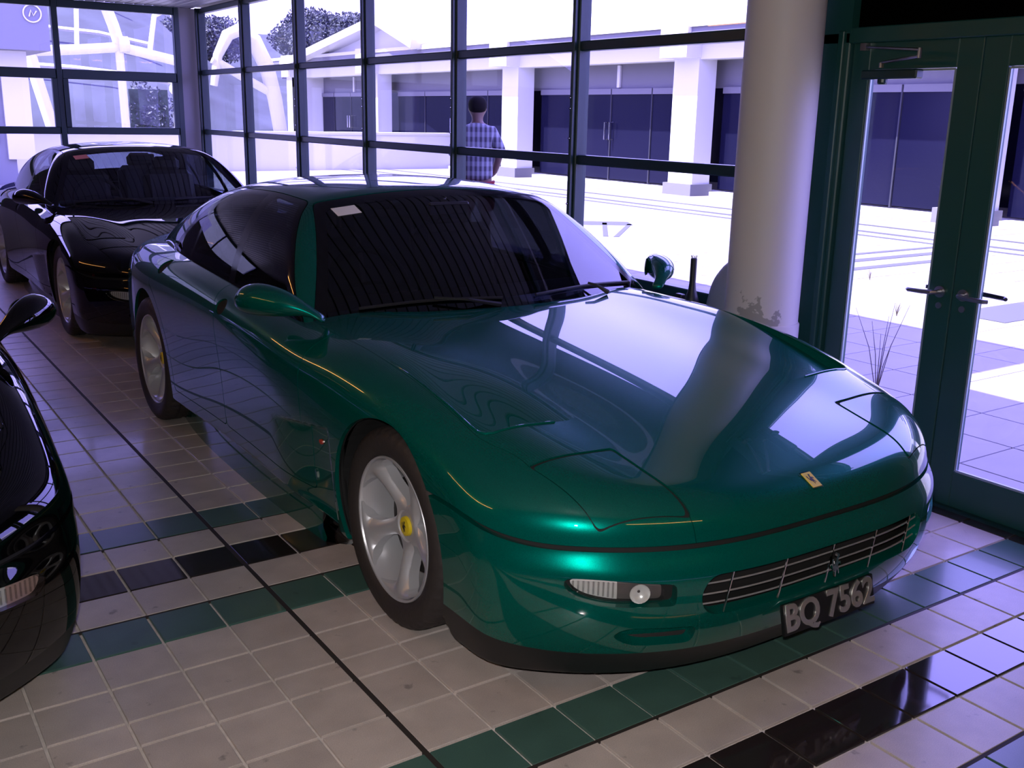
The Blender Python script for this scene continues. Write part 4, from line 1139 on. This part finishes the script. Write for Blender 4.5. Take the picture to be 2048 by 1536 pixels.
def gt(name, pts, r_): MB().tube([(x_-7.3, y_-30, z_) for x_, y_, z_ in pts], r_, 12).build(name, 'steel_white', GS, smooth=True)
gt('cross_beam', [(5.0, 30, 2.92), (6.2, 30, 3.02), (7.36, 30, 3.14), (8.9, 30, 2.84), (9.3, 30, 2.74)], .135)
gt('arch_rib', [(7.36, 30, 3.14), (7.22, 30, 3.7), (7.05, 30, 4.2), (6.7, 30, 5.0), (5.6, 30, 6.4)], .15)
gt('hub', [(7.3, 29.9, 3.2), (7.55, 29.9, 3.22)], .21)
gt('leaning_leg', [(5.0, 30, 3.35), (5.08, 30, 2.9), (5.2, 30, 2.2), (5.45, 30, 1.1), (5.7, 30, 0)], .16)
gt('leg', [(7.33, 30, 3.1), (7.36, 30, 1.2), (7.38, 30, 0)], .11)
gt('leg', [(5.75, 30, 2.4), (5.95, 30, 0)], .09)
gt('tie_rod', [(6.25, 30, 3.0), (6.34, 30, 4.4)], .06); gt('tie_rod', [(8.12, 30, 2.95), (8.32, 30, 4.0), (8.9, 30, 4.3), (9.6, 30, 3.6)], .07)
GA = empty('steel_arch', (11, 29, 0)); tag(GA, 'white curved steel arch standing left of the arcade gable', 'arch')
MB().tube([(9.55-11, 0, 2.2), (9.7-11, 0, 3.0), (10.0-11, 0, 3.55), (10.35-11, 0, 3.72), (10.75-11, 0, 3.45), (11.1-11, 0, 2.75), (11.3-11, 0, 1.9), (11.45-11, 0, .9), (11.55-11, 0, 0)], [.10, .13, .17, .20, .22, .22, .21, .20, .20], 12).build('arch_tube', 'steel_white', GA, smooth=True)
MB().tube([(9.55-11, 0, 2.9), (10.3-11, 0, 2.5), (11.2-11, 0, 2.05)], .12, 10).build('strut', 'steel_white', GA, smooth=True)
MB().box((10.6-11, -.2, .47), (4.2, .25, .94)).build('parapet', 'white_render', GA)
def leaves(name, mname, parent, c, rx, ry, rz, n_, size, seed):
    rg = np.random.default_rng(seed); u = rg.normal(size=(n_, 3)); u /= np.linalg.norm(u, axis=1, keepdims=True); r_ = rg.uniform(.45, 1, (n_, 1))**.5
    lump = 1+.25*np.sin(5*u[:, :1]+seed)*np.cos(4*u[:, 1:2]); Pc = np.array(c)+u*r_*lump*np.array([rx, ry, rz])
    a_ = rg.normal(size=(n_, 3)); a_ /= np.linalg.norm(a_, axis=1, keepdims=True); b_ = np.cross(a_, rg.normal(size=(n_, 3))); b_ /= np.linalg.norm(b_, axis=1, keepdims=True)
    s_ = size*rg.uniform(.6, 1.3, (n_, 1)); V_ = np.stack([Pc-a_*s_, Pc+b_*s_*.5, Pc+a_*s_, Pc-b_*s_*.5], 1).reshape(-1, 3)
    k_ = np.arange(n_)*4; T_ = np.concatenate([np.stack([k_, k_+1, k_+2], 1), np.stack([k_, k_+2, k_+3], 1)])
    return tag(obj_np(name, V_, T_, mname, parent, smooth=False), kind='stuff')
hg = empty('hedge', (8.65, 32.6, 0)); tag(hg, 'clipped dark green hedge beside the globe lamp post', 'hedge')
MB().box((0, 0, 1.05), (1.15, .5, 2.1)).build('hedge_core', 'hedge', hg); leaves('hedge_leaves', 'foliage', hg, (0, 0, 1.2), .72, .45, 1.1, 2500, .06, 3)
gl = empty('globe_lamp', (8.25, 28.2, 0)); tag(gl, 'white globe lamp on a short post beyond the far windows', 'lamp')
MB().tube([(0, 0, 0), (0, 0, 1.95)], [.10, .075], 12).build('post', 'steel_white', gl, smooth=True)
MB().lathe([(.16*math.sin(t*math.pi/10)+.0001, 2.06-.16*math.cos(t*math.pi/10)) for t in range(11)], n=20).build('globe', 'steel_white', gl, smooth=True)
for i, (x_, y_, z0, rx, rz, n_, lab) in enumerate(((25.2, 56, 5.0, 3.3, 1.5, 9000, 'tall leafy tree rising behind the arcade gable roof'), (20.6, 64, 5.2, 2.6, 1.3, 4500, 'thin-leaved tree between the steel arch and the gable'), (18.3, 72, 6.2, 2.2, 1.2, 1800, 'sparse tree above the top of the steel arch'))):
    t = empty('tree', (x_, y_, 0)); tag(t, lab, 'tree', 'trees behind the arcade')
    mb = MB(); rnd = random.Random(i); mb.tube([(0, 0, 0), (.1, 0, z0*.5), (0, .1, z0)], [.22, .17, .10], 8)
    for k in range(16):
        a_ = rnd.uniform(0, 6.28); l_ = rnd.uniform(.5, .95); mb.tube([(0, 0, z0*.7), (rx*.4*l_*math.cos(a_), rx*.4*l_*math.sin(a_), z0+rz*.1), (rx*l_*math.cos(a_), rx*l_*math.sin(a_), z0+rz*l_*rnd.uniform(.2, .8))], [.08, .05, .015], 5)
    mb.build('trunk', 'bark', t); leaves('crown', 'foliage', t, (0, 0, z0+.5), rx, rx, rz, n_*2, .11, i+10)
# lower pale building at the left beyond the glass
LB = empty('pale_building', (1.5, 24, 0)); tag(LB, 'pale grey building with a round sign beyond the far windows', 'building')
MB().box((0, 0, 3.4), (5.4, 3, 1.6)).build('upper_storey', 'bldg_grey', LB)
MB().box((-.6, .4, 1.3), (5.2, 2.4, 2.6)).build('ground_storey', 'bldg_grey', LB)
MB().box((2.1, -.84, 1.55), (.5, .08, 2.1)).build('pier', 'white_render', LB)
for zz in (2.0, 1.1): MB().box((1.25, -.82, zz), (.9, .06, .6)).build('window', 'shop_glass', LB)
MB().tube([(2.42+.16*math.cos(k*.2618), -1.52, 3.28+.16*math.sin(k*.2618)) for k in range(25)], .014, 6, cap=False).build('sign_ring', 'white_render', LB)
MB().tube([(2.36, -1.52, 3.22), (2.40, -1.52, 3.34), (2.44, -1.52, 3.24), (2.50, -1.52, 3.33)], .014, 6).build('sign_mark', 'white_render', LB)
# ------------------------------------------------------------------ person outside, seen from behind
mat('skin', (.12, .07, .055), .55); mat('hair', (.008, .007, .008), .8, spec=.05); mat('shorts_red', (.30, .015, .03), .7); mat('shoe', (.03, .03, .03), .5)
m, nt, b = nodes('plaid_shirt'); tc = nt.nodes.new('ShaderNodeTexCoord'); sep = nt.nodes.new('ShaderNodeSeparateXYZ'); nt.links.new(tc.outputs['Object'], sep.inputs[0])
def stripes(out, f):
    s_ = nt.nodes.new('ShaderNodeMath'); s_.operation = 'MULTIPLY'; s_.inputs[1].default_value = f; nt.links.new(out, s_.inputs[0])
    q_ = nt.nodes.new('ShaderNodeMath'); q_.operation = 'SINE'; nt.links.new(s_.outputs[0], q_.inputs[0])
    r_ = nt.nodes.new('ShaderNodeMapRange'); r_.inputs[1].default_value = -.35; r_.inputs[2].default_value = .35; nt.links.new(q_.outputs[0], r_.inputs[0]); return r_
sx, sz = stripes(sep.outputs[0], 120), stripes(sep.outputs[2], 60)
mxn = nt.nodes.new('ShaderNodeMath'); mxn.operation = 'MULTIPLY_ADD'; mxn.inputs[1].default_value = .65; nt.links.new(sx.outputs[0], mxn.inputs[0])
hz = nt.nodes.new('ShaderNodeMath'); hz.operation = 'MULTIPLY'; hz.inputs[1].default_value = .35; nt.links.new(sz.outputs[0], hz.inputs[0]); nt.links.new(hz.outputs[0], mxn.inputs[2])
rp = nt.nodes.new('ShaderNodeMix'); rp.data_type = 'RGBA'; rp.inputs['A'].default_value = (.025, .025, .045, 1); rp.inputs['B'].default_value = (.20, .21, .26, 1)
nt.links.new(mxn.outputs[0], rp.inputs['Factor']); nt.links.new(rp.outputs['Result'], b.inputs['Base Color']); b.inputs['Roughness'].default_value = .8
PE = empty('person', (6.00, 9.58, 0), -.55); PE.scale = (.975, .975, .975)
tag(PE, 'person in a blue plaid shirt and red shorts seen from behind outside the windows', 'person')
def skin_obj(name, material, verts, edges, rads, parent, root_i=0, sub=2):
    me = bpy.data.meshes.new(name); me.from_pydata(verts, edges, []); o = bpy.data.objects.new(name, me); link(o, parent)
    o.modifiers.new('skin', 'SKIN')
    if not me.skin_vertices:
        me.attributes  # ensured by the modifier below
    lay = me.skin_vertices[0].data if me.skin_vertices else None
    if lay:
        for i, r_ in enumerate(rads): lay[i].radius = r_ if hasattr(r_, '__len__') else (r_, r_)
        lay[root_i].use_root = True
    ss = o.modifiers.new('sub', 'SUBSURF'); ss.levels = ss.render_levels = sub
    me.materials.append(MATS[material]); return o
import bmesh
def skin_mesh(name, material, verts, edges, rads, parent, root_i=0, sub=2):
    me = bpy.data.meshes.new(name); bm = bmesh.new(); lay = bm.verts.layers.skin.verify()
    vs_ = [bm.verts.new(v) for v in verts]
    for a_, b_ in edges: bm.edges.new((vs_[a_], vs_[b_]))
    for v, r_ in zip(vs_, rads): v[lay].radius = r_ if hasattr(r_, '__len__') else (r_, r_)
    vs_[root_i][lay].use_root = True
    bm.to_mesh(me); bm.free(); me.materials.append(MATS[material])
    o = bpy.data.objects.new(name, me); link(o, parent)
    sk = o.modifiers.new('skin', 'SKIN'); sk.use_smooth_shade = True
    ss = o.modifiers.new('sub', 'SUBSURF'); ss.levels = ss.render_levels = sub
    return o
bv = [(0, 0, .95), (0, 0, 1.15), (0, .01, 1.38), (0, .02, 1.50), (0, .03, 1.58), (0, .035, 1.68), (0, .03, 1.755),
      (.17, 0, 1.42), (.25, .0, 1.16), (.20, .16, .98), (.15, .22, .93), (-.17, 0, 1.42), (-.25, .02, 1.16), (-.18, .18, 1.0), (-.12, .24, .97),
      (.10, 0, .88), (.11, .01, .50), (.11, -.02, .10), (.12, .12, .04), (-.10, 0, .88), (-.11, .03, .50), (-.11, -.01, .10), (-.12, .13, .04),
      (-.03, .135, 1.655), (.105, .03, 1.66), (-.105, .03, 1.66)]
be = [(0, 1), (1, 2), (2, 3), (3, 4), (4, 5), (5, 6), (2, 7), (7, 8), (8, 9), (9, 10), (2, 11), (11, 12), (12, 13), (13, 14), (0, 15), (15, 16), (16, 17), (17, 18), (0, 19), (19, 20), (20, 21), (21, 22), (5, 23), (5, 24), (5, 25)]
br = [(.15, .11), (.14, .10), (.15, .10), .06, (.065, .075), (.085, .10), (.055, .07), .06, .047, .04, .035, .06, .047, .04, .035, .085, .06, .045, .04, .085, .06, .045, .04, .014, .016, .016]
skin_mesh('body', 'skin', bv, be, br, PE)
sv = [(0, 0, .865), (0, 0, .98), (0, 0, 1.15), (0, .01, 1.36), (0, .015, 1.47), (.18, 0, 1.41), (.24, .0, 1.26), (.275, .01, 1.12), (-.18, 0, 1.41), (-.24, .0, 1.26), (-.275, .02, 1.12), (0, .02, 1.515)]
skin_mesh('shirt', 'plaid_shirt', sv, [(0, 1), (1, 2), (2, 3), (3, 4), (3, 5), (5, 6), (6, 7), (3, 8), (8, 9), (9, 10), (4, 11)], [(.20, .145), (.195, .145), (.185, .14), (.18, .13), (.13, .10), .088, .078, .075, .088, .078, .075, (.072, .072)], PE)
hv = [(0, -.01, 1.66), (0, .02, 1.73), (0, .03, 1.79)]
skin_mesh('hair', 'hair', [(0, -.01, 1.60), (0, .015, 1.69), (0, .03, 1.765), (0, .035, 1.80)], [(0, 1), (1, 2), (2, 3)], [(.088, .075), (.120, .125), (.105, .115), (.04, .05)], PE)
skin_mesh('shorts', 'shorts_red', [(0, 0, .90), (.10, 0, .80), (.115, .01, .52), (-.10, 0, .80), (-.115, .02, .52)], [(0, 1), (1, 2), (0, 3), (3, 4)], [(.18, .13), .115, .10, .115, .10], PE)
for x_ in (.115, -.115): MB().box((x_, .06, .04), (.10, .28, .08), bev=.03).build('shoe', 'shoe', PE)
# ------------------------------------------------------------------ the two black cars
def copy_tree(o, parent, swap):
    c = o.copy(); COL.objects.link(c); c.parent = parent
    if o.type == 'MESH':
        for i, s_ in enumerate(o.material_slots):
            if s_.material and s_.material.name in swap:
                c.material_slots[i].link = 'OBJECT'; c.material_slots[i].material = MATS[swap[s_.material.name]]
    for ch in o.children: copy_tree(ch, c, swap)
    return c
def copy_car(name, loc, swap, skip=()):
    r = empty(name, loc)
    for ch in CAR1.children:
        if ch.name.split('.')[0] in skip: continue
        copy_tree(ch, r, swap)
    return r
CAR2 = copy_car('coupe_car', (2.25, 7.56, 0), {'green_paint': 'black_paint', 'car_glass': 'car_glass_clear', 'white_label': 'red_label'}, ('number_plate',))
tag(CAR2, 'black sports car parked behind the green saloon near the far windows', 'car', 'sports cars in the showroom')
CAR3 = copy_car('coupe_car', (-.44, 3.30, 0), {'green_paint': 'black_paint'}, ('number_plate', 'front_bumper', 'fog_lamp', 'brake_duct'))
tag(CAR3, 'black sports car parked on the open tiles alongside the green saloon', 'car', 'sports cars in the showroom')
for ch in CAR3.children:
    if ch.name.startswith('side_mirror'): ch.location = (.06, -.44, -.02)
# this car carries long clear lamps in its bumper
lampp = [(.805, .402), (.793, .378), (.764, .363), (.60, .392), (.45, .410), (.45, .462), (.62, .446), (.78, .424)]
lamp_f = convex(lampp, (0, 2), .012, lambda Q: Q[:, 1]+.4)
lm3, bm3 = cut(RAW_BUMPER, lamp_f, Fb)
part('front_bumper', bm3, 'black_paint', CAR3, Fb, depth=.03)
for sg in (-1, 1):
    hf_ = cut(lm3, lambda Q: -Q[:, 0]*sg, Fb)[0]
    ln = part('bumper_lamp', hf_, 'lens_glass', CAR3, Fb, offset=.002, depth=.003)
    inner_, outer_ = cut(hf_, lambda Q: np.abs(Q[:, 0]) - .715, Fb)
    part('clear_reflector', inner_, 'lamp_inner', ln, Fb, offset=.022, depth=0)
    part('amber_reflector', outer_, 'amber_inner', ln, Fb, offset=.022, depth=0)
    rb = MB()
    for k in range(26):
        xx = .47 + k*.0125; zc_ = .44 - (xx-.45)*.115
        q_, n_ = surf_point(Fb, (sg*xx, -1.3, zc_), (0, 1, 0)); q_ = q_ - n_*.012
        rb.tube([(q_[0], q_[1], q_[2]-.020), (q_[0], q_[1], q_[2]+.016)], .0026, 5)
    rb.build('lens_ribs', 'lens_glass', ln)
